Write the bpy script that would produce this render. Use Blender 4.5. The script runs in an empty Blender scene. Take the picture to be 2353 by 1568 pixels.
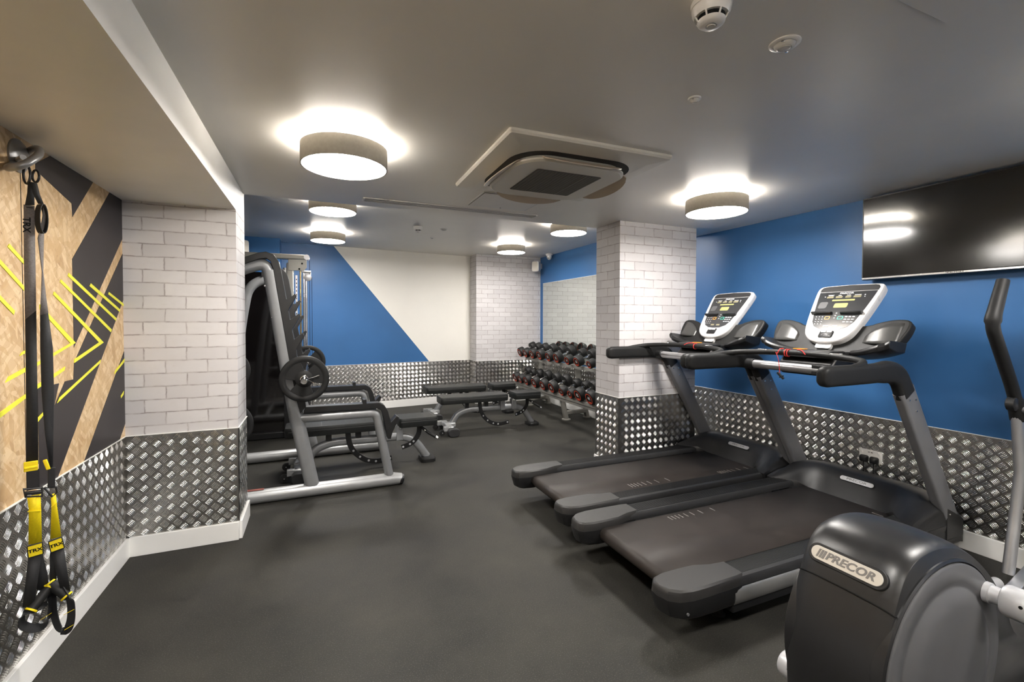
import bpy, bmesh, math, random
import numpy as np
from mathutils import Vector, Matrix
random.seed(4)
SC = bpy.context.scene
COL = SC.collection
PI = math.pi

# ------------------------------------------------------------------ camera
cam_d = bpy.data.cameras.new('camera')
cam = bpy.data.objects.new('camera', cam_d)
COL.objects.link(cam)
SC.camera = cam
YAW, PITCH, ROLL = math.radians(23.139), math.radians(1.2), math.radians(0.105)
F_PX, PPX, PPY = 1045.24, 1174.19, 758.79
fw = Vector((math.sin(YAW) * math.cos(PITCH), math.cos(YAW) * math.cos(PITCH), -math.sin(PITCH)))
rt = Vector((math.cos(YAW), -math.sin(YAW), 0))
up = rt.cross(fw)
rt2 = rt * math.cos(ROLL) + up * math.sin(ROLL)
up2 = up * math.cos(ROLL) - rt * math.sin(ROLL)
mw = Matrix((rt2, up2, -fw)).transposed().to_4x4()
mw.translation = (0, 0, 1.4)
cam.matrix_world = mw
cam_d.sensor_fit = 'HORIZONTAL'
cam_d.sensor_width = 36
cam_d.lens = 36 * F_PX / 2353
cam_d.shift_x = (1176.5 - PPX) / 2353
cam_d.shift_y = -(784 - PPY) / 2353
cam_d.clip_start = 0.02

# ------------------------------------------------------------------ world, exposure
w = bpy.data.worlds.new('world')
SC.world = w
w.use_nodes = True
w.node_tree.nodes['Background'].inputs[0].default_value = (1, .96, .9, 1)
w.node_tree.nodes['Background'].inputs[1].default_value = 0.05
SC.view_settings.view_transform = 'Standard'
SC.view_settings.look = 'None'
SC.view_settings.gamma = 1
SC.view_settings.exposure = 0.13
SC.view_settings.use_curve_mapping = False
SC.cycles.use_denoising = True
SC.cycles.max_bounces = 8
SC.cycles.diffuse_bounces = 5
SC.cycles.glossy_bounces = 4
SC.cycles.sample_clamp_indirect = 6
SC.cycles.caustics_reflective = False
SC.cycles.caustics_refractive = False
LAMP = 102.0       # strength of the lamp diffusers
HALO = 120.0      # light that leaves the top of each lamp

# room dimensions (metres), camera stands at (0, 0, 1.4)
XL, XP, YP, YP2 = -1.038, -0.464, 3.334, 3.700
XR = 3.665
PX0, PX1, PY0, PY1 = 2.462, 3.346, 3.322, 3.686
HS, HM, HB = 2.097, 2.282, 2.512
PT, BT = 0.715, 0.115
YBACK = -2.4
BX = -1.60


# ------------------------------------------------------------------ materials
class Ex:
    """tiny expression wrapper for math nodes"""
    nt = None

    def __init__(s, v): s.v = v

    @staticmethod
    def n(op, *a, clamp=False):
        nd = Ex.nt.nodes.new('ShaderNodeMath')
        nd.operation = op
        nd.use_clamp = clamp
        for i, x in enumerate(a):
            x = x.v if isinstance(x, Ex) else x
            if isinstance(x, (int, float)):
                nd.inputs[i].default_value = x
            else:
                Ex.nt.links.new(x, nd.inputs[i])
        return Ex(nd.outputs[0])

    def __add__(s, o): return Ex.n('ADD', s, o)
    __radd__ = __add__
    def __sub__(s, o): return Ex.n('SUBTRACT', s, o)
    def __rsub__(s, o): return Ex.n('SUBTRACT', o, s)
    def __mul__(s, o): return Ex.n('MULTIPLY', s, o)
    __rmul__ = __mul__
    def __truediv__(s, o): return Ex.n('DIVIDE', s, o)


def mat(name, color=(.5, .5, .5), rough=.5, metal=0.0, spec=.5, emit=None, estr=0.0, coat=0.0):
    m = bpy.data.materials.new(name)
    m.use_nodes = True
    b = m.node_tree.nodes['Principled BSDF']
    b.inputs['Base Color'].default_value = (*color, 1)
    b.inputs['Roughness'].default_value = rough
    b.inputs['Metallic'].default_value = metal
    b.inputs['Specular IOR Level'].default_value = spec
    b.inputs['Coat Weight'].default_value = coat
    if emit:
        b.inputs['Emission Color'].default_value = (*emit, 1)
        b.inputs['Emission Strength'].default_value = estr
    return m


def nodes(m):
    nt = m.node_tree
    return nt, nt.nodes, nt.links, nt.nodes['Principled BSDF']


def noisy(m, scale=20, amt=.15, rough_amt=.1, bump=0.0, coord='Object', bscale=None, dist=.002, stretch=None):
    """breaks up colour and roughness of a plain material with noise, adds a fine grain bump"""
    nt, N, L, b = nodes(m)
    tc = N.new('ShaderNodeTexCoord')
    src = tc.outputs[coord]
    if stretch:
        mp = N.new('ShaderNodeMapping'); mp.inputs['Scale'].default_value = stretch
        L.new(src, mp.inputs[0]); src = mp.outputs[0]
    n = N.new('ShaderNodeTexNoise'); n.inputs['Scale'].default_value = scale; n.inputs['Detail'].default_value = 5
    L.new(src, n.inputs['Vector'])
    c = b.inputs['Base Color'].default_value[:3]
    r = N.new('ShaderNodeValToRGB')
    r.color_ramp.elements[0].position = .3; r.color_ramp.elements[1].position = .7
    r.color_ramp.elements[0].color = (*[x * (1 - amt) for x in c], 1)
    r.color_ramp.elements[1].color = (*[min(1, x * (1 + amt)) for x in c], 1)
    L.new(n.outputs[0], r.inputs[0]); L.new(r.outputs[0], b.inputs['Base Color'])
    mr = N.new('ShaderNodeMapRange')
    ro = b.inputs['Roughness'].default_value
    mr.inputs[3].default_value = max(.02, ro - rough_amt); mr.inputs[4].default_value = min(1, ro + rough_amt)
    L.new(n.outputs[0], mr.inputs[0]); L.new(mr.outputs[0], b.inputs['Roughness'])
    if bump:
        n2 = N.new('ShaderNodeTexNoise'); n2.inputs['Scale'].default_value = bscale or scale * 20; n2.inputs['Detail'].default_value = 2
        L.new(src, n2.inputs['Vector'])
        bp = N.new('ShaderNodeBump'); bp.inputs['Strength'].default_value = bump; bp.inputs['Distance'].default_value = dist
        L.new(n2.outputs[0], bp.inputs['Height']); L.new(bp.outputs[0], b.inputs['Normal'])
    return m


def tread_material(name, c0, c1, r0, r1):
    m = mat(name, c0, r0, 1.0)
    nt, N, L, b = nodes(m)
    uv = N.new('ShaderNodeTexCoord')
    n = N.new('ShaderNodeTexNoise'); n.inputs['Scale'].default_value = 2.2; n.inputs['Detail'].default_value = 5
    L.new(uv.outputs['Object'], n.inputs['Vector'])
    ramp = N.new('ShaderNodeValToRGB')
    ramp.color_ramp.elements[0].position = .3; ramp.color_ramp.elements[0].color = (*c0, 1)
    ramp.color_ramp.elements[1].position = .7; ramp.color_ramp.elements[1].color = (*c1, 1)
    L.new(n.outputs[0], ramp.inputs[0]); L.new(ramp.outputs[0], b.inputs['Base Color'])
    mr = N.new('ShaderNodeMapRange'); mr.inputs[3].default_value = r0; mr.inputs[4].default_value = r1
    L.new(n.outputs[0], mr.inputs[0]); L.new(mr.outputs[0], b.inputs['Roughness'])
    return m


def brick_material():
    m = mat('white_brick_wallpaper', (.75, .7, .7), .6, 0, .3)
    nt, N, L, b = nodes(m)
    Ex.nt = nt
    uv = N.new('ShaderNodeUVMap'); uv.uv_map = 'UVMap'
    n1 = N.new('ShaderNodeTexNoise'); n1.inputs['Scale'].default_value = 9; n1.inputs['Detail'].default_value = 6
    n1.inputs['Roughness'].default_value = .65
    L.new(uv.outputs[0], n1.inputs['Vector'])
    vm = N.new('ShaderNodeVectorMath'); vm.operation = 'MULTIPLY_ADD'
    L.new(n1.outputs['Color'], vm.inputs[0]); vm.inputs[1].default_value = (.022, .014, 0)
    L.new(uv.outputs[0], vm.inputs[2])
    br = N.new('ShaderNodeTexBrick')
    br.inputs['Scale'].default_value = 1
    br.inputs['Brick Width'].default_value = .214
    br.inputs['Row Height'].default_value = .0775
    br.inputs['Mortar Size'].default_value = .0040
    br.inputs['Mortar Smooth'].default_value = .6
    br.inputs['Color1'].default_value = (.545, .525, .525, 1)
    br.inputs['Color2'].default_value = (.63, .61, .605, 1)
    br.inputs['Mortar'].default_value = (.33, .295, .285, 1)
    L.new(vm.outputs[0], br.inputs['Vector'])
    # softer, lighter vertical joints and broken lines
    br2 = N.new('ShaderNodeTexBrick')
    for k in ('Scale', 'Brick Width', 'Row Height'):
        br2.inputs[k].default_value = br.inputs[k].default_value
    br2.inputs['Mortar Size'].default_value = .011; br2.inputs['Mortar Smooth'].default_value = 1
    L.new(vm.outputs[0], br2.inputs['Vector'])
    n2 = N.new('ShaderNodeTexNoise'); n2.inputs['Scale'].default_value = 26; n2.inputs['Detail'].default_value = 3
    L.new(uv.outputs[0], n2.inputs['Vector'])
    k = Ex.n('MULTIPLY', Ex(br2.outputs['Fac']), Ex.n('MULTIPLY', Ex(n2.outputs[0]), .42))
    mx = N.new('ShaderNodeMix'); mx.data_type = 'RGBA'
    # the printed joint lines fade in and out
    n4 = N.new('ShaderNodeTexNoise'); n4.inputs['Scale'].default_value = 15; n4.inputs['Detail'].default_value = 4
    L.new(uv.outputs[0], n4.inputs['Vector'])
    fade = N.new('ShaderNodeMapRange'); fade.inputs[1].default_value = .38; fade.inputs[2].default_value = .60
    fade.inputs[3].default_value = .25; fade.inputs[4].default_value = 1.0
    L.new(n4.outputs[0], fade.inputs[0])
    br.inputs['Mortar'].default_value = (.58, .55, .545, 1)
    mj = N.new('ShaderNodeMix'); mj.data_type = 'RGBA'
    L.new(Ex.n('MULTIPLY', Ex(br.outputs['Fac']), Ex(fade.outputs[0])).v, mj.inputs[0])
    L.new(br.outputs['Color'], mj.inputs[6]); mj.inputs[7].default_value = (.25, .22, .215, 1)
    # faint blotches over each brick
    n5 = N.new('ShaderNodeTexNoise'); n5.inputs['Scale'].default_value = 8; n5.inputs['Detail'].default_value = 7; n5.inputs['Roughness'].default_value = .7
    L.new(uv.outputs[0], n5.inputs['Vector'])
    bl = N.new('ShaderNodeMapRange'); bl.inputs[1].default_value = .4; bl.inputs[2].default_value = .7; bl.inputs[3].default_value = 0; bl.inputs[4].default_value = .35
    L.new(n5.outputs[0], bl.inputs[0])
    mb = N.new('ShaderNodeMix'); mb.data_type = 'RGBA'
    L.new(bl.outputs[0], mb.inputs[0]); L.new(mj.outputs[2], mb.inputs[6]); mb.inputs[7].default_value = (.52, .49, .485, 1)
    L.new(k.v, mx.inputs[0]); L.new(mb.outputs[2], mx.inputs[6]); mx.inputs[7].default_value = (.38, .34, .33, 1)
    # speckled stains on the brick faces
    n3 = N.new('ShaderNodeTexNoise'); n3.inputs['Scale'].default_value = 42; n3.inputs['Detail'].default_value = 6
    mp = N.new('ShaderNodeMapping'); mp.inputs['Scale'].default_value = (.5, 1.6, 1)
    L.new(uv.outputs[0], mp.inputs[0]); L.new(mp.outputs[0], n3.inputs['Vector'])
    rp = N.new('ShaderNodeValToRGB'); rp.color_ramp.elements[0].position = .66; rp.color_ramp.elements[1].position = .76
    rp.color_ramp.elements[0].color = (0, 0, 0, 1); rp.color_ramp.elements[1].color = (.5, .5, .5, 1)
    L.new(n3.outputs[0], rp.inputs[0])
    mx2 = N.new('ShaderNodeMix'); mx2.data_type = 'RGBA'
    L.new(rp.outputs[0], mx2.inputs[0]); L.new(mx.outputs[2], mx2.inputs[6]); mx2.inputs[7].default_value = (.5, .45, .44, 1)
    L.new(mx2.outputs[2], b.inputs['Base Color'])
    return m


def osb_material():
    m = mat('oriented_strand_board', (.6, .42, .23), .5, 0, .35)
    nt, N, L, b = nodes(m)
    uv = N.new('ShaderNodeUVMap'); uv.uv_map = 'UVMap'
    prev = None
    base = N.new('ShaderNodeTexNoise'); base.inputs['Scale'].default_value = 7; base.inputs['Detail'].default_value = 5
    L.new(uv.outputs[0], base.inputs['Vector'])
    cr = N.new('ShaderNodeValToRGB')
    e = cr.color_ramp.elements
    e[0].position = .3; e[0].color = (.42, .265, .13, 1)
    e[1].position = .7; e[1].color = (.65, .47, .27, 1)
    L.new(base.outputs[0], cr.inputs[0])
    prev = cr.outputs[0]
    for i, (ang, sc, lo, hi, c, f) in enumerate(((1.35, (14, 52, 1), .0, .5, (.70, .53, .32, 1), .7), (1.85, (16, 58, 1), .0, .5, (.57, .385, .195, 1), .55), (.75, (15, 56, 1), 0, .5, (.74, .575, .37, 1), .6),
                                                (2.5, (18, 70, 1), 0, .5, (.50, .32, .155, 1), .5))):
        m0 = N.new('ShaderNodeMapping'); m0.inputs['Rotation'].default_value = (0, 0, ang); L.new(uv.outputs[0], m0.inputs[0])
        mp = N.new('ShaderNodeMapping'); mp.inputs['Scale'].default_value = sc
        L.new(m0.outputs[0], mp.inputs[0])
        vo = N.new('ShaderNodeTexVoronoi'); vo.inputs['Scale'].default_value = 1; vo.voronoi_dimensions = '2D'
        L.new(mp.outputs[0], vo.inputs['Vector'])
        sp = N.new('ShaderNodeSeparateColor'); L.new(vo.outputs['Color'], sp.inputs[0])
        rp = N.new('ShaderNodeValToRGB'); rp.color_ramp.elements[0].position = .55; rp.color_ramp.elements[1].position = .75
        rp.color_ramp.elements[0].color = (0, 0, 0, 1); rp.color_ramp.elements[1].color = (f, f, f, 1)
        L.new(sp.outputs[0], rp.inputs[0])
        mx = N.new('ShaderNodeMix'); mx.data_type = 'RGBA'
        L.new(rp.outputs[0], mx.inputs[0]); L.new(prev, mx.inputs[6]); mx.inputs[7].default_value = c
        prev = mx.outputs[2]
    # dark slivers
    for ang, s in ((1.2, (20, 130, 1)), (2.05, (26, 150, 1)), (.3, (30, 170, 1))):
        m0 = N.new('ShaderNodeMapping'); m0.inputs['Rotation'].default_value = (0, 0, ang); L.new(uv.outputs[0], m0.inputs[0])
        mp = N.new('ShaderNodeMapping'); mp.inputs['Scale'].default_value = s
        L.new(m0.outputs[0], mp.inputs[0])
        n = N.new('ShaderNodeTexNoise'); n.inputs['Scale'].default_value = 1; n.inputs['Detail'].default_value = 2
        L.new(mp.outputs[0], n.inputs['Vector'])
        rp = N.new('ShaderNodeValToRGB'); rp.color_ramp.elements[0].position = .67; rp.color_ramp.elements[1].position = .75
        rp.color_ramp.elements[0].color = (0, 0, 0, 1); rp.color_ramp.elements[1].color = (.7, .7, .7, 1)
        L.new(n.outputs[0], rp.inputs[0])
        mx = N.new('ShaderNodeMix'); mx.data_type = 'RGBA'
        L.new(rp.outputs[0], mx.inputs[0]); L.new(prev, mx.inputs[6]); mx.inputs[7].default_value = (.24, .13, .055, 1)
        prev = mx.outputs[2]
    L.new(prev, b.inputs['Base Color'])
    return m


def floor_material():
    m = mat('black_rubber_floor', (.05, .047, .042), .6, 0, .16)
    nt, N, L, b = nodes(m)
    tc = N.new('ShaderNodeTexCoord')
    big = N.new('ShaderNodeTexNoise'); big.inputs['Scale'].default_value = 1.3; big.inputs['Detail'].default_value = 6; big.inputs['Roughness'].default_value = .62
    L.new(tc.outputs['Object'], big.inputs['Vector'])
    cr = N.new('ShaderNodeValToRGB')
    cr.color_ramp.elements[0].position = .36; cr.color_ramp.elements[0].color = (.0125, .012, .0108, 1)
    cr.color_ramp.elements[1].position = .68; cr.color_ramp.elements[1].color = (.036, .0345, .029, 1)
    L.new(big.outputs[0], cr.inputs[0])
    sp = N.new('ShaderNodeTexNoise'); sp.inputs['Scale'].default_value = 190; sp.inputs['Detail'].default_value = 3; sp.inputs['Roughness'].default_value = .7
    L.new(tc.outputs['Object'], sp.inputs['Vector'])
    r2 = N.new('ShaderNodeValToRGB'); r2.color_ramp.elements[0].position = .54; r2.color_ramp.elements[1].position = .74
    r2.color_ramp.elements[0].color = (0, 0, 0, 1); r2.color_ramp.elements[1].color = (.55, .55, .55, 1)
    L.new(sp.outputs[0], r2.inputs[0])
    mx = N.new('ShaderNodeMix'); mx.data_type = 'RGBA'
    L.new(r2.outputs[0], mx.inputs[0]); L.new(cr.outputs[0], mx.inputs[6]); mx.inputs[7].default_value = (.105, .097, .085, 1)
    L.new(mx.outputs[2], b.inputs['Base Color'])
    mr = N.new('ShaderNodeMapRange'); mr.inputs[1].default_value = .3; mr.inputs[2].default_value = .7
    mr.inputs[3].default_value = .5; mr.inputs[4].default_value = .7
    L.new(big.outputs[0], mr.inputs[0]); L.new(mr.outputs[0], b.inputs['Roughness'])
    bp = N.new('ShaderNodeBump'); bp.inputs['Strength'].default_value = .35; bp.inputs['Distance'].default_value = .0015
    L.new(sp.outputs[0], bp.inputs['Height']); L.new(bp.outputs[0], b.inputs['Normal'])
    return m


M = {}
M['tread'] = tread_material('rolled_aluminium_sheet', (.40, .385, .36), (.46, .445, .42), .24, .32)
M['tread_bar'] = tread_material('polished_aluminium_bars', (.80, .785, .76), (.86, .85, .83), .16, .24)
M['brick'] = brick_material()
M['osb'] = osb_material()
M['floor'] = floor_material()
M['ceiling'] = noisy(mat('off_white_satin_ceiling_paint', (.90, .865, .80), .36, 0, .5), 3, .02, .04, .12, bscale=260, dist=.0006)
M['white_paint'] = noisy(mat('white_satin_paint', (.84, .83, .80), .38, 0, .45), 4, .03, .05)
M['cream'] = noisy(mat('cream_wall_paint', (.80, .775, .715), .55, 0, .3), 2, .02, .04)
M['blue'] = noisy(mat('blue_wall_paint', (.031, .116, .285), .42, 0, .35), 2, .06, .05, .06, bscale=240, dist=.0005)
M['charcoal'] = noisy(mat('charcoal_mural_paint', (.026, .022, .024), .40, 0, .3), 3, .06, .05)
M['yellow'] = mat('yellow_mural_tape', (.78, .76, .05), .5)
M['black_plastic'] = noisy(mat('black_moulded_plastic', (.0115, .0115, .012), .38, 0, .34), 30, .1, .05, .25, bscale=700, dist=.0004)
M['black_soft'] = noisy(mat('black_soft_rubber', (.0115, .0115, .0115), .52, 0, .22), 30, .12, .06, .2, bscale=500, dist=.0005)
M['dark_grey'] = noisy(mat('dark_grey_plastic', (.024, .024, .0245), .48, 0, .3), 30, .1, .06)
M['cap_grey'] = noisy(mat('mid_grey_plastic', (.028, .027, .026), .45, 0, .3), 25, .08, .06)
M['mid_grey'] = noisy(mat('grey_plastic_disc', (.085, .085, .088), .45, 0, .3), 8, .04, .05)
M['shell'] = noisy(mat('charcoal_shell_plastic', (.012, .012, .0125), .33, 0, .42), 40, .08, .04, .3, bscale=900, dist=.0004)
M['upright'] = noisy(mat('graphite_painted_steel', (.19, .19, .198), .40, .4, .4), 10, .06, .05)
M['silver'] = noisy(mat('silver_aluminium', (.55, .55, .56), .32, .85, .5), 10, .04, .05)
M['light_silver'] = noisy(mat('pale_silver_paint', (.52, .52, .53), .4, .35, .5), 10, .04, .05)
M['rack_grey'] = noisy(mat('grey_powder_coat', (.27, .275, .28), .38, .45, .5), 12, .05, .05)
M['rack_shine'] = noisy(mat('silver_powder_coat', (.38, .385, .385), .36, .5, .5), 12, .05, .05)
M['taupe_steel'] = noisy(mat('taupe_powder_coat', (.27, .26, .235), .45, .3, .5), 12, .05, .05)
M['chrome'] = mat('chrome', (.82, .82, .82), .09, 1.0)
M['brass'] = mat('brass_rod', (.62, .47, .24), .2, 1.0)
M['vinyl'] = noisy(mat('black_upholstery_vinyl', (.014, .015, .0145), .45, 0, .28), 40, .12, .06, .35, bscale=420, dist=.0006)
M['seam'] = mat('grey_stitching', (.10, .10, .10), .6)
M['belt'] = noisy(mat('dark_brown_belt', (.026, .021, .018), .52, 0, .25), 6, .16, .06, .2, bscale=900, dist=.0004)
M['belt_mark'] = mat('faded_grey_print', (.16, .15, .14), .6)
M['white_plastic'] = noisy(mat('white_plastic', (.74, .72, .69), .3, 0, .5), 8, .02, .04)
M['console_white'] = noisy(mat('silver_white_console_plastic', (.66, .65, .645), .28, .1, .5), 8, .02, .03)
M['fascia'] = mat('black_glossy_fascia', (.028, .029, .031), .17, 0, .6)
M['display'] = mat('amber_grey_display', (.23, .21, .12), .3)
M['display_green'] = mat('olive_lcd_display', (.36, .35, .13), .3)
M['label_white'] = mat('white_print', (.75, .75, .75), .5)
M['orange'] = mat('orange_print', (.85, .33, .03), .45)
M['green'] = mat('green_print', (.02, .42, .30), .45)
M['red'] = mat('red_cord', (.72, .035, .03), .5)
M['red_ring'] = mat('red_ring_print', (.75, .085, .035), .45)
M['screen'] = mat('black_television_glass', (.008, .007, .006), .13, 0, .6)
M['steel_strip'] = mat('brushed_steel_trim', (.72, .70, .67), .22, 1.0)
M['mirror'] = mat('silvered_mirror', (.88, .93, .89), .015, 1.0)
M['acrylic'] = mat('smoked_acrylic', (.006, .005, .005), .07, 0, 1.0)
M['lamp_shade'] = noisy(mat('taupe_lamp_fabric', (.33, .305, .265), .7, 0, .2), 60, .06, .05)
M['diffuser'] = mat('glowing_opal_diffuser', (.9, .9, .9), .6, emit=(1, .96, .915), estr=LAMP)
M['halo'] = mat('glowing_lamp_back', (.9, .9, .9), .6, emit=(1, .93, .84), estr=HALO)
M['clear_lens'] = noisy(mat('frosted_clear_plastic', (.62, .60, .56), .2, 0, .5), 30, .1, .05)
M['grille'] = mat('taupe_intake_grille', (.15, .135, .11), .6)
M['grille_back'] = mat('dark_intake_mesh', (.085, .078, .065), .7)
M['ac_plastic'] = noisy(mat('warm_white_appliance_plastic', (.72, .68, .60), .4, 0, .45), 4, .02, .03)
M['ac_flap'] = mat('beige_air_flap', (.50, .42, .33), .5)
M['dark_void'] = mat('dark_interior', (.02, .018, .016), .8)
M['strap_grey'] = noisy(mat('grey_woven_webbing', (.14, .125, .118), .6, 0, .3), 200, .2, .05, .3, bscale=900)
M['strap_black'] = noisy(mat('black_woven_webbing', (.013, .013, .014), .65, 0, .3), 200, .2, .05, .3, bscale=900)
M['strap_yellow'] = noisy(mat('yellow_woven_webbing', (.80, .62, .01), .55, 0, .3), 200, .06, .05, .3, bscale=900)
M['ink'] = mat('black_ink', (.006, .006, .006), .7, 0, .1)
M['cast'] = noisy(mat('grey_cast_bracket', (.22, .215, .21), .35, .5, .5), 12, .06, .05)
M['brass_print'] = mat('warm_silver_badge', (.66, .63, .57), .3, .5)
M['badge_ink'] = mat('grey_badge_lettering', (.17, .16, .15), .4, .3)
M['red_sticker'] = mat('dull_red_sticker', (.20, .06, .045), .5)
M['rubber_tile'] = noisy(mat('matt_black_rubber', (.01, .01, .01), .7, 0, .2), 40, .1, .05)


# ------------------------------------------------------------------ mesh helpers
class MB:
    def __init__(s):
        s.v, s.f, s.mi, s.uv = [], [], [], []

    def add(s, verts, faces, mi=0, uvs=None):
        o = len(s.v)
        s.v += [tuple(p) for p in verts]
        for i, f in enumerate(faces):
            s.f.append([k + o for k in f]); s.mi.append(mi)
            s.uv.append(uvs[i] if uvs else None)
        return s

    def box(s, c, size, R=None, mi=0):
        c = Vector(c); h = Vector(size) / 2
        vs = []
        for x in (-1, 1):
            for y in (-1, 1):
                for z in (-1, 1):
                    p = Vector((x * h.x, y * h.y, z * h.z))
                    if R is not None: p = R @ p
                    vs.append(c + p)
        return s.add(vs, [(0, 1, 3, 2), (4, 6, 7, 5), (0, 4, 5, 1), (2, 3, 7, 6), (0, 2, 6, 4), (1, 5, 7, 3)], mi)

    def bar(s, a, b, wd, ht, upv=(0, 0, 1), mi=0):
        a, b = Vector(a), Vector(b)
        t = (b - a).normalized(); side = Vector(upv).cross(t)
        if side.length < 1e-4: side = Vector((1, 0, 0))
        side.normalize(); u = t.cross(side)
        R = Matrix((t, side, u)).transposed()
        return s.box((a + b) / 2, ((b - a).length, wd, ht), R, mi)

    def sweep(s, pts, prof, side=None, closed=False, caps=True, scales=None, mi=0):
        """profile (a,b): a along the side direction, b along the normal"""
        pts = [Vector(p) for p in pts]; n = len(pts); rings = []
        prev = None
        for i, p in enumerate(pts):
            if closed: t = (pts[(i + 1) % n] - pts[i - 1]).normalized()
            else: t = (pts[min(i + 1, n - 1)] - pts[max(i - 1, 0)]).normalized()
            if side is not None:
                a = Vector(side); a = (a - t * a.dot(t)).normalized()
            else:
                if prev is None:
                    r = Vector((0, 0, 1)) if abs(t.z) < .9 else Vector((1, 0, 0))
                    a = r.cross(t).normalized()
                else:
                    a = (prev - t * prev.dot(t)).normalized()
            prev = a
            b = t.cross(a)
            k = scales[i] if scales else 1
            ka, kb = k if isinstance(k, (tuple, list)) else (k, k)
            rings.append([p + a * (x * ka) + b * (y * kb) for x, y in prof])
        m = len(prof); vs = [q for r in rings for q in r]; fs = []
        for i in range(n if closed else n - 1):
            j = (i + 1) % n
            for k in range(m):
                l = (k + 1) % m
                fs.append((i * m + k, i * m + l, j * m + l, j * m + k))
        if caps and not closed:
            fs.append(tuple(reversed(range(m)))); fs.append(tuple((n - 1) * m + k for k in range(m)))
        return s.add(vs, fs, mi)

    def tube(s, pts, r, n=12, closed=False, caps=True, scales=None, mi=0):
        return s.sweep(pts, [(r * math.cos(2 * PI * k / n), r * math.sin(2 * PI * k / n)) for k in range(n)], None, closed, caps, scales, mi)

    def prism(s, poly, o, U, V, th, mi=0):
        """polygon in the plane (U,V) at o, extruded by th along U x V"""
        o, U, V = Vector(o), Vector(U).normalized(), Vector(V).normalized(); Nn = U.cross(V)
        n = len(poly)
        vs = [o + U * x + V * y for x, y in poly] + [o + U * x + V * y + Nn * th for x, y in poly]
        fs = [tuple(reversed(range(n))), tuple(range(n, 2 * n))]
        fs += [(k, (k + 1) % n, n + (k + 1) % n, n + k) for k in range(n)]
        return s.add(vs, fs, mi)

    def lathe(s, prof, o=(0, 0, 0), axis=(0, 0, 1), n=32, mi=0, ref=None):
        o = Vector(o); ax = Vector(axis).normalized()
        r0 = Vector(ref) if ref else (Vector((1, 0, 0)) if abs(ax.x) < .9 else Vector((0, 1, 0)))
        a = (r0 - ax * r0.dot(ax)).normalized(); b = ax.cross(a)
        vs, fs = [], []
        for r, z in prof:
            for k in range(n):
                t = 2 * PI * k / n
                vs.append(o + a * (r * math.cos(t)) + b * (r * math.sin(t)) + ax * z)
        for i in range(len(prof) - 1):
            for k in range(n):
                l = (k + 1) % n
                fs.append((i * n + k, i * n + l, (i + 1) * n + l, (i + 1) * n + k))
        ring = prof[0] == prof[-1]
        if prof[0][0] > 1e-6 and not ring: fs.append(tuple(reversed(range(n))))
        if prof[-1][0] > 1e-6 and not ring: fs.append(tuple((len(prof) - 1) * n + k for k in range(n)))
        return s.add(vs, fs, mi)

    def grid(s, rows, mi=0, close=False):
        n = len(rows[0]); vs = [p for r in rows for p in r]; fs = []
        for i in range(len(rows) - 1):
            for k in range(n if close else n - 1):
                l = (k + 1) % n
                fs.append((i * n + k, i * n + l, (i + 1) * n + l, (i + 1) * n + k))
        return s.add(vs, fs, mi)

    def loft(s, rings, mi=0):
        n = len(rings[0])
        s.grid(rings, mi, True)
        o = len(s.v) - n * len(rings)
        s.f.append([o + k for k in reversed(range(n))]); s.mi.append(mi); s.uv.append(None)
        s.f.append([o + (len(rings) - 1) * n + k for k in range(n)]); s.mi.append(mi); s.uv.append(None)
        return s

    def pieces(s):
        par = list(range(len(s.v)))
        def find(a):
            while par[a] != a:
                par[a] = par[par[a]]; a = par[a]
            return a
        for f in s.f:
            for k in f[1:]: par[find(f[0])] = find(k)
        out = {}
        for i, f in enumerate(s.f):
            out.setdefault(find(f[0]), []).append(i)
        res = []
        for fs in out.values():
            m = MB(); mp = {}
            for i in fs:
                g = []
                for k in s.f[i]:
                    if k not in mp: mp[k] = len(m.v); m.v.append(s.v[k])
                    g.append(mp[k])
                m.f.append(g); m.mi.append(s.mi[i]); m.uv.append(s.uv[i])
            res.append(m)
        return res

    def each(s, name, mats, parent=None, **kw):
        return [p.build(name, mats, parent, **kw) for p in s.pieces()]

    def build(s, name, mats, parent=None, bevel=0, seg=2, angle=35, label=None):
        me = bpy.data.meshes.new(name)
        me.from_pydata(s.v, [], s.f)
        mats = mats if isinstance(mats, (list, tuple)) else [mats]
        for x in mats: me.materials.append(M[x] if isinstance(x, str) else x)
        for p, k in zip(me.polygons, s.mi): p.material_index = k
        if any(u for u in s.uv):
            ul = me.uv_layers.new(name='UVMap')
            for p, u in zip(me.polygons, s.uv):
                if u:
                    for li, q in zip(p.loop_indices, u): ul.data[li].uv = q
        bm = bmesh.new(); bm.from_mesh(me)
        bmesh.ops.remove_doubles(bm, verts=bm.verts, dist=1e-6)
        bmesh.ops.recalc_face_normals(bm, faces=bm.faces)
        bm.to_mesh(me); bm.free()
        me.shade_smooth()
        me.set_sharp_from_angle(angle=math.radians(angle))
        o = bpy.data.objects.new(name, me); COL.objects.link(o)
        if parent: o.parent = parent
        if bevel:
            b = o.modifiers.new('bevel', 'BEVEL'); b.width = bevel; b.segments = seg; b.limit_method = 'ANGLE'
            b.angle_limit = math.radians(30); b.harden_normals = False
        if label: o['label'] = label
        return o


def rr(wd, ht, r, n=4):
    """rounded rectangle outline, centred"""
    out = []
    for cx, cy, a0 in ((wd / 2 - r, ht / 2 - r, 0), (-wd / 2 + r, ht / 2 - r, PI / 2), (-wd / 2 + r, -ht / 2 + r, PI), (wd / 2 - r, -ht / 2 + r, 1.5 * PI)):
        for k in range(n + 1):
            a = a0 + k * PI / 2 / n
            out.append((cx + r * math.cos(a), cy + r * math.sin(a)))
    return out


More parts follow.
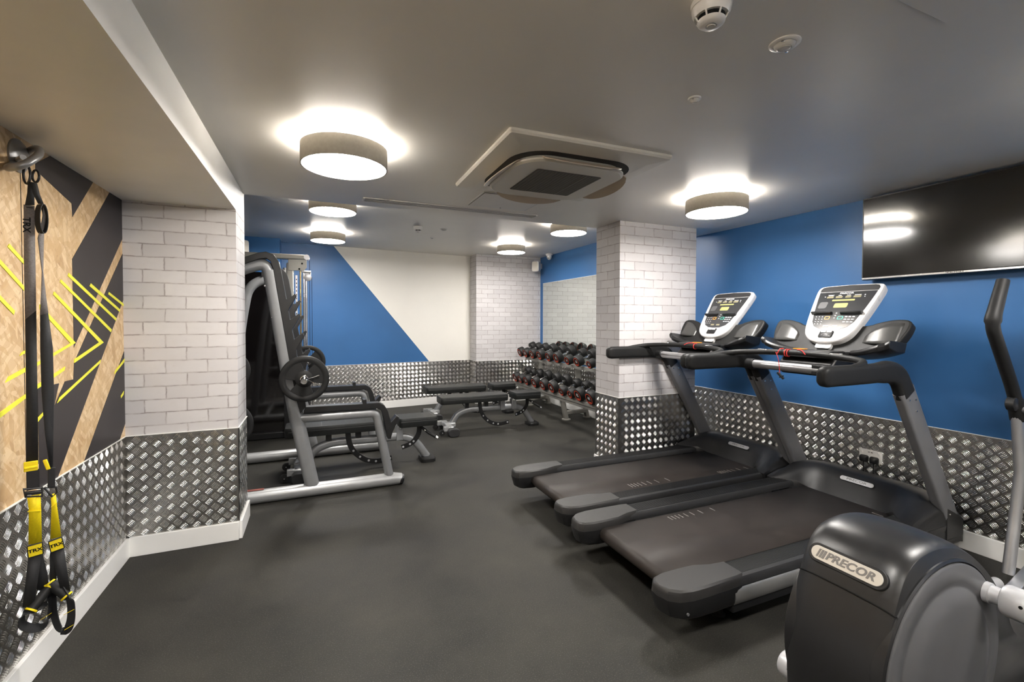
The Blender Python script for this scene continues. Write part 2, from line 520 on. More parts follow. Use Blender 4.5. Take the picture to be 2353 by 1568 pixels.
def fillet(pts, r, n=6):
    pts = [Vector(p) for p in pts]; out = [pts[0]]
    for i in range(1, len(pts) - 1):
        a, b, c = pts[i - 1], pts[i], pts[i + 1]
        ri = r[i - 1] if isinstance(r, (list, tuple)) else r
        ra = min(ri, (a - b).length * .49); rc = min(ri, (c - b).length * .49)
        p, q = b + (a - b).normalized() * ra, b + (c - b).normalized() * rc
        for k in range(n + 1):
            t = k / n
            out.append(p * (1 - t) ** 2 + b * 2 * t * (1 - t) + q * t * t)
    out.append(pts[-1]); return out


def smooth(pts, n=6, closed=False):
    """Catmull-Rom through points"""
    P = [Vector(p) for p in pts]; out = []; m = len(P)
    for i in range(m if closed else m - 1):
        if closed: a, b, c, d = P[i - 1], P[i], P[(i + 1) % m], P[(i + 2) % m]
        else: a, b, c, d = P[max(i - 1, 0)], P[i], P[i + 1], P[min(i + 2, m - 1)]
        for k in range(n):
            t = k / n
            out.append(.5 * ((2 * b) + (c - a) * t + (2 * a - 5 * b + 4 * c - d) * t * t + (3 * b - a - 3 * c + d) * t ** 3))
    if not closed: out.append(P[-1])
    return out


def smooth2(pts, n=5, closed=True):
    return [(p.x, p.y) for p in smooth([(x, y, 0) for x, y in pts], n, closed)]


def text(body, size, o, U, V, m, parent, name='lettering', depth=.0008, shear=0, sx=1.0, bold=0, label=None):
    cu = bpy.data.curves.new(name, 'FONT'); cu.body = body; cu.size = size; cu.align_x = 'CENTER'; cu.align_y = 'CENTER'
    cu.extrude = depth; cu.shear = shear; cu.offset = bold; cu.resolution_u = 3
    t = bpy.data.objects.new(name, cu); COL.objects.link(t)
    bpy.context.view_layer.update()
    me = bpy.data.meshes.new_from_object(t.evaluated_get(bpy.context.evaluated_depsgraph_get()))
    bpy.data.objects.remove(t); bpy.data.curves.remove(cu)
    U, V = Vector(U).normalized(), Vector(V).normalized(); Nn = U.cross(V)
    R = Matrix((U, V, Nn)).transposed().to_4x4(); R.translation = Vector(o)
    me.transform(R @ Matrix.Diagonal((sx, 1, 1, 1)))
    me.materials.clear(); me.materials.append(M[m])
    ob = bpy.data.objects.new(name, me); COL.objects.link(ob)
    if parent: ob.parent = parent
    if label: ob['label'] = label
    return ob


def tag(o, label, cat, group=None, kind=None):
    o['label'] = label; o['category'] = cat
    if group: o['group'] = group
    if kind: o['kind'] = kind
    return o


def thing(name, label, cat, loc=(0, 0, 0), rz=0, group=None):
    o = bpy.data.objects.new(name, None); COL.objects.link(o)
    o.empty_display_size = .1
    o.location = loc; o.rotation_euler = (0, 0, rz)
    return tag(o, label, cat, group)


def dup(root, loc, rz=None, label=None, scale=None):
    def cp(o, par):
        c = o.copy(); COL.objects.link(c); c.parent = par
        for ch in o.children: cp(ch, c)
        return c
    r = cp(root, None); r.location = loc
    if rz is not None: r.rotation_euler = (0, 0, rz)
    if scale: r.scale = (scale,) * 3
    if label: r['label'] = label
    return r


# ------------------------------------------------------------------ room shell
def tread_bars(o, d, nrm, ln, z0, z1, u0, parent):
    """raised lozenge bars in groups of five, turned alternately left and right"""
    P, S5 = .0655, math.sqrt(.5)
    NA, NB = 7, 5
    tmpl = []
    for flip in (0, 1):
        vs = []
        for k in range(-2, 3):
            half = (.0205 - .0012 * abs(k))
            for i in range(NA):
                a = -half + 2 * half * i / (NA - 1); e = max(0.0, 1 - (a / half) ** 2)
                wd = .0029 * math.sqrt(e) + .0001
                for j in range(NB):
                    t = -1 + 2 * j / (NB - 1)
                    b = k * .0078 + t * wd - 9.0 * a * a + .0012
                    h = .0017 * math.sqrt(e) * math.sqrt(max(0, 1 - t * t))
                    x, y = ((a + b) * S5, (a - b) * S5)
                    if flip: x, y = ((a + b) * S5, (b - a) * S5)
                    vs.append((x, y, h))
        tmpl.append(np.array(vs))
    fc = []
    for k in range(5):
        for i in range(NA - 1):
            for j in range(NB - 1):
                q = k * NA * NB + i * NB + j
                fc.append((q, q + NB, q + NB + 1, q + 1))
    fc = np.array(fc)
    V, Fc, cnt = [], [], 0
    nu, nv = int((ln + u0) / P) + 2, int(z1 / P) + 2
    for f in (0, 1):
        for i in range(-1, nu):
            for j in range(-1, nv):
                cu, cv = (i + .5 + .5 * f) * P, (j + .5 + .5 * f) * P
                if cu - u0 < .019 or cu - u0 > ln - .019 or cv < z0 - .01 or cv > z1 - .019: continue
                t = tmpl[f] + np.array((cu - u0, cv, 0))
                V.append(t); Fc.append(fc + cnt); cnt += len(t)
    if not V: return
    V, Fc = np.concatenate(V), np.concatenate(Fc)
    W = np.array(o)[None, :] + V[:, :1] * np.array(d)[None, :] + V[:, 2:3] * np.array(nrm)[None, :]
    W[:, 2] += V[:, 1]
    me = bpy.data.meshes.new('raised_bars')
    me.vertices.add(len(W)); me.vertices.foreach_set('co', W.astype('f').ravel())
    me.loops.add(len(Fc) * 4); me.loops.foreach_set('vertex_index', Fc.astype('i').ravel())
    me.polygons.add(len(Fc)); me.polygons.foreach_set('loop_start', np.arange(0, len(Fc) * 4, 4, dtype='i'))
    me.update(calc_edges=True); me.validate()
    bm = bmesh.new(); bm.from_mesh(me)
    dp = Vector(nrm)
    if bm.faces[:] and sum(f.normal.dot(dp) for f in list(bm.faces)[:200]) < 0:
        bmesh.ops.reverse_faces(bm, faces=bm.faces)
    bm.to_mesh(me); bm.free()
    me.shade_smooth()
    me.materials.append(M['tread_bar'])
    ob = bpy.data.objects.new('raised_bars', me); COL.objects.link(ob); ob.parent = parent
    ob['kind'] = 'stuff'; ob['label'] = 'raised lozenge bars pressed into the plate'


def wall(name, a, b, z0, z1, upper, label, plate=True, base=True, into=(0, 0), th=.1, u0=0.0, raised=True, basename=None):
    """wall from a to b (plan), 'into' points into the room; lower band of tread plate and a skirting"""
    a, b = Vector((*a, 0)), Vector((*b, 0)); d = (b - a); ln = d.length; d.normalize()
    nrm = Vector((*into, 0)).normalized()
    m = MB()

    def slab(zz0, zz1, off, mi, thick):
        f0, f1 = a + nrm * off, b + nrm * off
        k0, k1 = a - nrm * thick + d * min(thick, ln * .3), b - nrm * thick - d * min(thick, ln * .3)
        vs = [f0 + Vector((0, 0, zz0)), f1 + Vector((0, 0, zz0)), f1 + Vector((0, 0, zz1)), f0 + Vector((0, 0, zz1)),
              k0 + Vector((0, 0, zz0)), k1 + Vector((0, 0, zz0)), k1 + Vector((0, 0, zz1)), k0 + Vector((0, 0, zz1))]
        q = [(u0, zz0), (u0 + ln, zz0), (u0 + ln, zz1), (u0, zz1)]
        fs = [(0, 1, 2, 3), (5, 4, 7, 6), (4, 0, 3, 7), (1, 5, 6, 2), (3, 2, 6, 7), (4, 5, 1, 0)]
        m.add(vs, fs, mi, [q] * 6)
    slab(PT if plate else z0, z1, 0, 0, th)
    o = m.build(name, [upper])
    tag(o, label, 'wall', kind='structure')
    if plate:
        m = MB(); slab(z0, PT, .003, 0, th)
        m.build('tread_plate', ['tread'], o, label='bright aluminium five-bar tread plate')
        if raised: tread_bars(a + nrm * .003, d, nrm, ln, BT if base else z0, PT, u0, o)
        m = MB()
        m.bar(a + nrm * .0035 + Vector((0, 0, PT)), b + nrm * .0035 + Vector((0, 0, PT)), .007, .004)
        m.build('plate_edge_trim', 'white_paint', o)
    if base:
        m = MB()
        e = .018
        f = [a - nrm * .01 , b - nrm * .01]
        m.bar(a + nrm * (e / 2) - d * 0 + Vector((0, 0, BT / 2)), b + nrm * (e / 2) + Vector((0, 0, BT / 2)), e, BT)
        bo = m.build(basename or name.replace('wall', 'baseboard'), 'white_paint', bevel=.002)
        tag(bo, 'white painted skirting board along the ' + (basename or name).replace('_', ' ').replace('baseboard ', '').replace('wall ', '') + ' wall', 'baseboard', kind='structure')
    return o


def ceilbox(name, x0, x1, y0, y1, z0, z1, label, m_='ceiling'):
    m = MB(); m.box(((x0 + x1) / 2, (y0 + y1) / 2, (z0 + z1) / 2), (x1 - x0, y1 - y0, z1 - z0))
    return tag(m.build(name, m_), label, 'ceiling', kind='structure')


m = MB(); m.box(((BX + XR) / 2, (YBACK + 7.7) / 2, -.05), (XR - BX + .3, 7.7 - YBACK + .2, .1))
tag(m.build('floor', 'floor'), 'worn black rubber gym floor', 'floor', kind='structure')
m = MB()
m.box(((XP + XR) / 2 + .05, (YBACK + PY1) / 2, HM + .15), (XR - XP + .1, PY1 - YBACK, .3))
tag(m.build('ceiling', 'ceiling'), 'lower near part of the off-white ceiling, up to the step', 'ceiling', kind='structure')
m = MB()
m.box(((BX + XR) / 2, (PY1 + 7.75) / 2 , HB + .05), (XR - BX + .2, 7.75 - PY1, .1))
tag(m.build('ceiling', 'ceiling'), 'higher far part of the off-white ceiling beyond the step', 'ceiling', kind='structure')
m = MB(); m.box(((XL + XP) / 2 - .05, (YBACK + YP2) / 2, HS + .2499), (XP - XL + .1, YP2 - YBACK, .50))
tag(m.build('trim_1', 'white_paint'), 'lowered ceiling bulkhead running above the strand board wall', 'ceiling', kind='structure')

# left wall with its mural: strand board, charcoal shapes and yellow lines (Y, Z on the wall)
wl = wall('wall_left', (XL, YBACK), (XL, YP), 0, HS, 'osb', 'strand board wall painted with charcoal shapes and yellow chevrons', into=(1, 0))
dark = [
    [(2.564, 2.097), (2.967, 2.097), (2.747, 1.876), (2.742, 1.937), (2.466, 2.000), (2.45, 2.0), (2.45, 2.03)],
    [(3.167, 2.097), (3.334, 2.097), (3.334, 1.870), (2.738, 1.27), (2.738, 1.681)],
    [(3.334, 1.785), (3.334, 1.515), (2.575, .715), (2.434, .715), (2.434, .907), (2.555, 1.026), (2.651, 1.124), (2.728, 1.124), (2.737, 1.2)],
    [(2.434, 1.13), (2.553, 1.122), (2.6, 1.122), (2.555, 1.026), (2.434, .908)],
    [(3.334, 1.215), (3.334, .79), (3.25, .7155), (2.819, .7155)],
]
yel = [
    [(2.268, 1.679), (2.355, 1.631), (2.354, 1.614), (2.257, 1.666)],
    [(2.10, 1.683), (2.354, 1.529), (2.353, 1.511), (2.10, 1.665)],
    [(2.10, 1.555), (2.292, 1.433), (2.286, 1.418), (2.10, 1.537)],
    [(2.702, 1.613), (3.229, 1.409), (3.221, 1.394), (2.693, 1.598)],
    [(2.631, 1.578), (3.164, 1.346), (3.149, 1.332), (2.624, 1.565)],
    [(2.573, 1.521), (3.057, 1.28), (2.737, 1.199), (2.738, 1.216), (3.000, 1.283), (2.565, 1.507)],
    [(2.92, 1.582), (3.283, 1.459), (3.275, 1.445), (2.905, 1.567)],
    [(3.134, 1.551), (3.334, 1.494), (3.334, 1.479), (3.124, 1.538)],
    [(2.46, 1.462), (2.753, 1.292), (2.36, 1.196), (2.36, 1.21), (2.705, 1.292), (2.46, 1.443)],
    [(3.018, 1.192), (3.008, 1.175), (2.578, 1.038), (2.601, 1.06)],
    [(3.334, 1.173), (3.334, 1.155), (3.191, 1.098), (3.205, 1.117)],
    [(3.318, .985), (3.311, .965), (3.276, .949), (3.271, .963)],
    [(2.653, 1.190), (2.645, 1.174), (2.36, 1.104), (2.36, 1.122)],
    [(2.36, 1.217), (2.36, 1.200), (2.227, 1.172), (2.246, 1.191)],
    [(2.36, 1.115), (2.36, 1.099), (2.10, 1.025), (2.10, 1.045)],
    [(2.351, 1.282), (2.35, 1.27), (2.317, 1.262), (2.327, 1.273)],
    [(2.472, 1.022), (2.472, 1.008), (2.40, .975), (2.40, .993)],
]
# the same pattern language carries on along the wall behind the photographer
for k in range(3):
    yb = 1.7 - 1.35 * k
    dark.append([(yb - .9, 2.097), (yb - .5, 2.097), (yb - 1.15, 1.2), (yb - 1.6, .7155), (yb - 2.0, .7155)][:5])
    dark.append([(yb - .15, 1.9), (yb + .15, 1.72), (yb + .1, 1.1), (yb - .4, .7155), (yb - .75, .7155)])
    for j in range(4):
        yel.append([(yb - .6, 1.7 - .09 * j), (yb - .1 + .03 * j, 1.42 - .09 * j), (yb - .1 + .03 * j, 1.405 - .09 * j), (yb - .6, 1.685 - .09 * j)])
m = MB()
for i, p in enumerate(dark): m.prism(p, (XL - .001, 0, 0), (0, 1, 0), (0, 0, 1), .0020 + i * .0001, 0)
for i, p in enumerate(yel): m.prism(p, (XL - .001, 0, 0), (0, 1, 0), (0, 0, 1), .0032 + i * .00005, 1)
m.build('mural_paint', ['charcoal', 'yellow'], wl, label='charcoal shapes and yellow lines painted on the board')
m = MB(); m.box((XL + .0004, 2.347, 1.40), (.002, .0018, 1.37)); m.build('board_joint', 'dark_void', wl)

wall('wall_right', (XR, 7.35), (XR, YBACK), 0, HB, 'blue', 'long blue wall with a tread plate band behind the treadmills', into=(-1, 0))
wall('wall_behind', (XL, YBACK), (XR, YBACK), 0, HM, 'white_paint', 'white wall behind the photographer', into=(0, 1), raised=False)
# left pilaster
wall('wall_left_pilaster', (XL, YP), (XP, YP), 0, HS, 'brick', 'white brick pilaster face beside the strand board wall', into=(0, -1), u0=.11)
wall('wall_left_pilaster_side', (XP, YP), (XP, YP2), 0, HS, 'brick', 'narrow side of the white brick pilaster by the rack', into=(1, 0), u0=.68)
wall('wall_left_pilaster_rear', (XP, YP2), (BX, YP2), 0, HB, 'charcoal', 'charcoal rear of the left pilaster', into=(0, 1))
# bay on the left behind it
wall('wall_bay', (BX, YP2), (BX, 7.3), 0, HB, 'charcoal', 'charcoal side wall of the rack bay', into=(1, 0))
BK = lambda x: (x, 7.326 + .1015 * x)
wall('wall_back', BK(-.46), BK(2.463), 0, HB, 'blue', 'back wall painted blue and cream above tread plate', into=(.1, -1), u0=.02)
wall('wall_back_breast', (BX, 6.95), (-.455, 6.95), 0, HB, 'blue', 'shallow blue projection left on the back wall', into=(0, -1))
wall('wall_back_breast_side', (-.455, 6.95), (-.455, 7.3), 0, HB, 'blue', 'side of the blue projection on the back wall', into=(1, 0))
# the cream triangle of the back wall: a painted field
a = Vector((*BK(.2), 0)); dd = (Vector((*BK(2.463), 0)) - a); ln = dd.length; dd.normalize()
nb = Vector((dd.y, -dd.x, 0))
m = MB()
m.prism([(.045, HB), (ln, HB), (ln, PT), (1.53, PT)], a + nb * .0015, dd, (0, 0, 1), .0015)
o = m.build('cream_field', 'cream', bpy.data.objects['wall_back'], label='cream painted slanting field')
o.matrix_parent_inverse = Matrix()
# back pilaster
wall('wall_back_pilaster', (2.463, 7.248), (XR, 7.248), 0, HB, 'brick', 'white brick pilaster in the far corner', into=(0, -1), u0=.0)
wall('wall_back_pilaster_side', (2.463, 7.6), (2.463, 7.248), 0, HB, 'brick', 'narrow side of the far brick pilaster', into=(-1, 0), th=.05)
# free standing pillar
pl = MB(); pl.box(((PX0 + PX1) / 2, (PY0 + PY1) / 2, HM / 2), (PX1 - PX0 - .2, PY1 - PY0 - .2, HM))
for nm, A, B, nn, u0, lab in (('front', (PX0, PY0), (PX1, PY0), (0, -1), .15, 'white brick front of the pillar behind the far treadmill'),
                             ('side', (PX0, PY1), (PX0, PY0), (-1, 0), .02, 'left side of the white brick pillar'),
                             ('rear', (PX1, PY1), (PX0, PY1), (0, 1), 0, 'rear of the white brick pillar'),
                             ('flank', (PX1, PY0), (PX1, PY1), (1, 0), 0, 'right side of the white brick pillar')):
    wall('wall_pillar_' + nm, A, B, 0, HM if nm != 'rear' else HB, 'brick', lab, into=nn, u0=u0, th=.08)

# ------------------------------------------------------------------ ceiling lamps
def lamp(x, y, zc, label):
    t = thing('ceiling_lamp', label, 'ceiling light', (x, y, zc), 0, 'round drum ceiling lamps')
    m = MB()
    r, z1, z0 = .205, -.026, -.122
    m.lathe([(r - .004, z1), (r, z1), (r, z0), (r - .006, z0), (r - .006, z1 - .004), (r - .004, z1)], n=64)
    m.build('lamp_shade', 'lamp_shade', t, angle=40)
    m = MB(); m.lathe([(0, z0 + .003), (r - .0065, z0 + .003), (r - .0065, z0 + .008), (0, z0 + .008)], n=64)
    m.build('diffuser', 'diffuser', t)
    m = MB(); m.lathe([(.12, z1 + .014), (r - .016, z1 + .014), (r - .016, z1 - .006), (.12, z1 - .006)], n=64)
    m.build('glowing_back', 'halo', t)
    m = MB(); m.lathe([(.06, 0), (.06, z1 + .012), (0, z1 + .012)], n=32)
    m.build('ceiling_rose', 'white_plastic', t)
    return t


lamp(.135, 2.43, HM, 'largest drum ceiling lamp, front left, nearest the bulkhead')
lamp(2.60, 2.40, HM, 'drum ceiling lamp above the treadmills, right of the air conditioner')
lamp(.145, 4.50, HB, 'drum ceiling lamp just behind the ceiling step, left side')
lamp(.140, 6.18, HB, 'small drum ceiling lamp in front of the blue and cream back wall')
lamp(2.64, 4.52, HB, 'drum ceiling lamp partly hidden by the ceiling step beside the pillar')
lamp(2.62, 6.13, HB, 'farthest drum ceiling lamp in front of the brick corner')
lamp(.14, .35, HM, 'drum ceiling lamp above the photographer, left')
lamp(2.62, .35, HM, 'drum ceiling lamp reflected in the television')
lamp(.14, -1.5, HM, 'drum ceiling lamp behind the photographer, left')
lamp(2.62, -1.5, HM, 'drum ceiling lamp behind the photographer, right')

# ------------------------------------------------------------------ ceiling fittings
t = thing('air_conditioner', 'large square ceiling cassette air conditioner with open flaps', 'air conditioner', (1.288, 2.378, HM - .0008), math.radians(-.8))
m = MB(); s = .468
m.loft([[(x * k, y * k, z) for x, y in rr(2 * s, 2 * s, .012, 3)] for k, z in ((1, 0), (1, -.012), (.985, -.022), (.80, -.036))])
m.build('outer_panel', 'ac_plastic', t, angle=25)
m = MB()
m.loft([[(x, y, z) for x, y in rr(w_, w_, .19, 8)] for w_, z in ((.72, -.03), (.72, -.0375))])
m.build('air_gap', 'dark_void', t)
m = MB()
m.loft([[(x, y, z) for x, y in rr(w_, w_, r_, 8)] for w_, r_, z in ((.60, .14, -.03), (.665, .17, -.058), (.665, .17, -.066), (.64, .16, -.074))])
m.build('centre_panel', 'ac_plastic', t, angle=30)
m = MB(); m.loft([[(x, y, z) for x, y in rr(.40, .40, .012, 3)] for z in (-.073, -.0765)])
m.build('intake_grille', 'grille_back', t)
m = MB()
for k in range(19):
    m.box((-.19 + k * .0211, 0, -.0772), (.0035, .39, .002))
for k in (-.1, 0, .1): m.box((k, 0, -.0776), (.004, .392, .0026))
m.build('grille_bars', 'grille', t)
for k in range(4):
    R = Matrix.Rotation(k * PI / 2, 4, 'Z')
    m = MB(); pr = []
    rows = []
    for i in range(13):
        x = -.23 + .46 * i / 12; wd = .085 * math.sqrt(max(0.02, 1 - (x / .245) ** 2))
        rows.append([Vector((x, .318, -.050)), Vector((x, .318 + wd * .5, -.050 - wd * .22)), Vector((x, .318 + wd * .95, -.050 - wd * .50)), Vector((x, .316 + wd * .95, -.054 - wd * .50)), Vector((x, .316 + wd * .5, -.055 - wd * .24)), Vector((x, .316, -.055))])
    m.loft([[R @ p for p in r] for r in rows]); m.build('air_flap', 'ac_flap', t, angle=60)

t = thing('ceiling_access_panel', 'square white access panel in the ceiling behind the air conditioner', 'access panel', (1.30, 3.14, HM))
m = MB(); m.box((0, 0, -.002), (.49, .39, .004)); m.build('frame', 'white_paint', t, bevel=.001)
m = MB(); m.box((0, 0, -.004), (.462, .362, .006)); m.build('door', 'white_paint', t, bevel=.001)
m = MB(); m.lathe([(0, -.0075), (.006, -.0075), (.006, -.004)], (.02, .165, 0), n=12); m.build('lock', 'ink', t)
m = MB()
for c, sz in (((0, .182, -.0045), (.466, .002, .003)), ((0, -.182, -.0045), (.466, .002, .003)), ((.232, 0, -.0045), (.002, .366, .003)), ((-.232, 0, -.0045), (.002, .366, .003))): m.box(c, sz)
m.build('shadow_gap', 'dark_void', t)

t = thing('slot_diffuser', 'long white slotted air diffuser along the ceiling step', 'air vent', (1.01, 3.48, HM))
m = MB()
for k in range(5): m.box((0, -.048 + k * .024, -.0025), (1.39, .008, .004))
for x in (-.69, .69): m.box((x, 0, -.004), (.012, .10, .008))
m.build('frame', 'white_paint', t)
m = MB(); m.box((0, 0, -.0008), (1.385, .098, .0016)); m.build('slots', 'dark_void', t)

t = thing('ceiling_hatch', 'flush grey ceiling hatch cut by the top edge of the photo', 'access panel', (1.41, .445, HM))
m = MB(); m.box((0, 0, -.003), (.60, .60, .006)); m.build('panel', 'ceiling', t, bevel=.001)
m = MB()
for c, sz in (((0, .3015, -.001), (.606, .003, .002)), ((0, -.3015, -.001), (.606, .003, .002)), ((.3015, 0, -.001), (.003, .606, .002)), ((-.3015, 0, -.001), (.003, .606, .002))): m.box(c, sz)
m.build('shadow_gap', 'dark_void', t)


def smoke(x, y, z, label):
    t = thing('smoke_detector', label, 'smoke detector', (x, y, z), 0, 'white ceiling smoke detectors')
    m = MB(); m.lathe([(.052, 0), (.054, -.004), (.053, -.016), (.0515, -.017)], n=40); m.build('base', 'white_plastic', t)
    m = MB(); m.lathe([(.0515, -.017), (.0515, -.020), (.050, -.030), (.044, -.041)], n=40); m.build('body', 'white_plastic', t, angle=60)
    m = MB(); m.lathe([(.036, -.040), (.034, -.052)], n=40); m.build('smoke_chamber', 'ink', t)
    m = MB()
    for k in range(7):
        a = 2 * PI * k / 7
        R = Matrix.Rotation(a, 3, 'Z')
        m.bar(R @ Vector((.0435, 0, -.040)), R @ Vector((.035, 0, -.055)), .004, .003)
    m.each('rib', 'white_plastic', t)
    m = MB(); m.lathe([(.037, -.052), (.035, -.058), (.026, -.065), (.015, -.066), (.013, -.064), (0, -.064)], n=40); m.build('cap', 'white_plastic', t, angle=50)
    m = MB(); m.lathe([(.012, -.0645), (.010, -.068), (0, -.069)], n=20); m.build('sensor_lens', 'clear_lens', t)
    return t


smoke(1.010, .957, HM, 'domed white smoke detector near the top edge of the photo')
smoke(1.114, 5.42, HB, 'tiny smoke detector on the far ceiling beyond the step')


def rosette(x, y, z, r, name, label, cat):
    t = thing(name, label, cat, (x, y, z))
    m = MB(); m.lathe([(r, 0), (r, -.003), (r * .92, -.006), (r * .72, -.007), (r * .70, -.004)], n=40); m.build('rim', 'white_plastic', t, angle=50)
    m = MB(); m.lathe([(r * .72, -.004), (r * .62, -.013), (r * .45, -.0165), (r * .42, -.0145), (r * .38, -.018), (0, -.02)], n=40); m.build('lens', 'clear_lens', t, angle=40)
    m = MB()
    for k in (0, PI): m.lathe([(0, -.012), (r * .12, -.011), (r * .12, -.004)], (r * .8 * math.cos(k + .5), r * .8 * math.sin(k + .5), 0), n=12)
    m.each('fixing_screw', 'chrome', t)
    return t


rosette(1.372, 1.004, HM, .045, 'motion_sensor', 'flat round motion sensor to the right of the near smoke detector', 'sensor')
rosette(1.382, 1.389, HM, .025, 'emergency_downlight', 'small round emergency light between the detector and the air conditioner', 'sensor')
rosette(1.433, 5.44, HB, .045, 'motion_sensor', 'faint round sensor beside the far smoke detector', 'sensor')
rosette(1.432, 6.05, HB, .025, 'emergency_downlight', 'tiny round emergency light nearest the cream wall', 'sensor')

# ------------------------------------------------------------------ television
t = thing('television', 'large wall-mounted black flat screen television above the treadmills', 'television', (3.60, 1.49, 1.69))
m = MB(); m.box((.0, 0, .2875), (.045, 1.03, .575)); m.build('casing', 'black_plastic', t, bevel=.004)
m = MB(); m.box((-.024, 0, .293), (.004, 1.016, .545)); m.build('screen', 'screen', t)
m = MB(); m.box((-.0235, 0, .010), (.010, 1.03, .014)); m.build('bottom_trim', 'steel_strip', t, bevel=.002)
m = MB()
for z, y in ((.57, 0),): m.box((-.0235, 0, z), (.008, 1.03, .008))
for y in (-.512, .512): m.box((-.0235, y, .2875), (.008, .006, .57))
m.build('bezel', 'black_plastic', t)
m = MB(); m.box((.035, 0, .28), (.04, .40, .35)); m.build('wall_bracket', 'black_plastic', t)
text('NORDMENDE', .014, (-.0290, .0, .0105), (0, -1, 0), (0, 0, 1), 'badge_ink', t, 'maker_name')

# ------------------------------------------------------------------ mirror
t = thing('wall_mirror', 'large frameless mirror on the far wall behind the dumbbell rack', 'mirror', (XR, 5.78, .74))
m = MB(); m.box((-.003, 0, .655), (.006, 2.70, 1.31)); m.build('mirror_glass', 'mirror', t)
m = MB(); m.box((-.003, 0, 1.3115), (.0065, 2.706, .004)); m.box((-.003, 1.3515, .655), (.0065, .004, 1.31)); m.build('mirror_edge', 'white_paint', t)

# ------------------------------------------------------------------ socket and plugs
t = thing('wall_socket', 'white double wall socket with USB ports on the tread plate', 'socket', (XR - .004, 1.972, .43))
m = MB(); m.box((-.004, 0, 0), (.010, .147, .086)); m.build('face_plate', 'white_plastic', t, bevel=.003)
m = MB()
for y in (.055, -.055): m.box((-.010, y, .024), (.006, .011, .018))
m.each('switch', 'white_plastic', t, bevel=.001)
m = MB()
for y in (.009, -.009): m.box((-.0095, y, .027), (.002, .012, .004))
m.each('usb_port', 'ink', t)
for i, (y, lab) in enumerate(((.035, 'left black plug in the double wall socket'), (-.03, 'right black plug in the double wall socket'))):
    t = thing('power_plug', lab, 'plug', (XR - .013, 1.972 + y, .408), 0, 'black plugs in the wall socket')
    m = MB(); m.loft([[(x, a_, b_ * 1.0) for a_, b_ in rr(w_, h_, .010, 3)] for x, w_, h_ in ((0, .050, .046), (-.012, .052, .05), (-.028, .044, .042), (-.034, .030, .03))])
    m.build('plug_body', 'black_plastic', t, angle=40)
    m = MB(); m.tube(fillet([(-.016, 0, -.02), (-.017, 0, -.07), (-.010, .0, -.16), (-.012, .01 - .02 * i, -.30), (-.014, .0, -.40)], .05), .0038, 8)
    m.build('flex', 'black_soft', t)

# ------------------------------------------------------------------ speakers and camera
def speaker(loc, rz, label):
    t = thing('wall_speaker', label, 'speaker', loc, rz, 'white wall speakers')
    m = MB()
    rings = []
    for y, wx, hz in ((-.085, .115, .155), (-.075, .135, .175), (.0, .125, .165), (.05, .09, .13), (.075, .05, .09)):
        rings.append([(x, y, z) for x, z in rr(wx * 1.0, hz, .03, 4)])
    m.loft(rings); m.build('cabinet', 'white_plastic', t, angle=35)
    m = MB(); m.loft([[(x, y, z) for x, z in rr(.108, .148, .028, 4)] for y in (-.084, -.089)]); m.build('grille', 'ac_plastic', t)
    m = MB(); m.tube([(0, .06, 0), (0, .11, .0)], .02, 12); m.box((0, .115, .02), (.06, .012, .09)); m.build('bracket', 'white_plastic', t, bevel=.002)
    return t


speaker((3.50, 7.04, 2.325), math.radians(-55), 'white wall speaker in the far corner beneath the dome camera')
speaker((-.885, 6.72, 2.33), math.radians(30), 'white wall speaker peeking past the left pilaster')
t = thing('security_camera', 'small white turret security camera by the far corner of the ceiling', 'camera', (3.58, 6.76, HB))
m = MB(); m.lathe([(.055, 0), (.055, -.02), (.045, -.032)], n=32); m.build('base', 'white_plastic', t)
m = MB(); m.lathe([(.045, -.03), (.043, -.055), (.034, -.078), (.018, -.094), (0, -.099)], n=32); m.build('turret', 'white_plastic', t, angle=60)
m = MB()
for a_, b_ in ((-.012, 0), (.012, 0)):
    m.lathe([(0, .002), (.007, .002), (.007, -.012)], Vector((-.022 + a_, -.029 , -.074)), (-.4, -.75, -.5), n=14)
m.build('lens', 'ink', t)

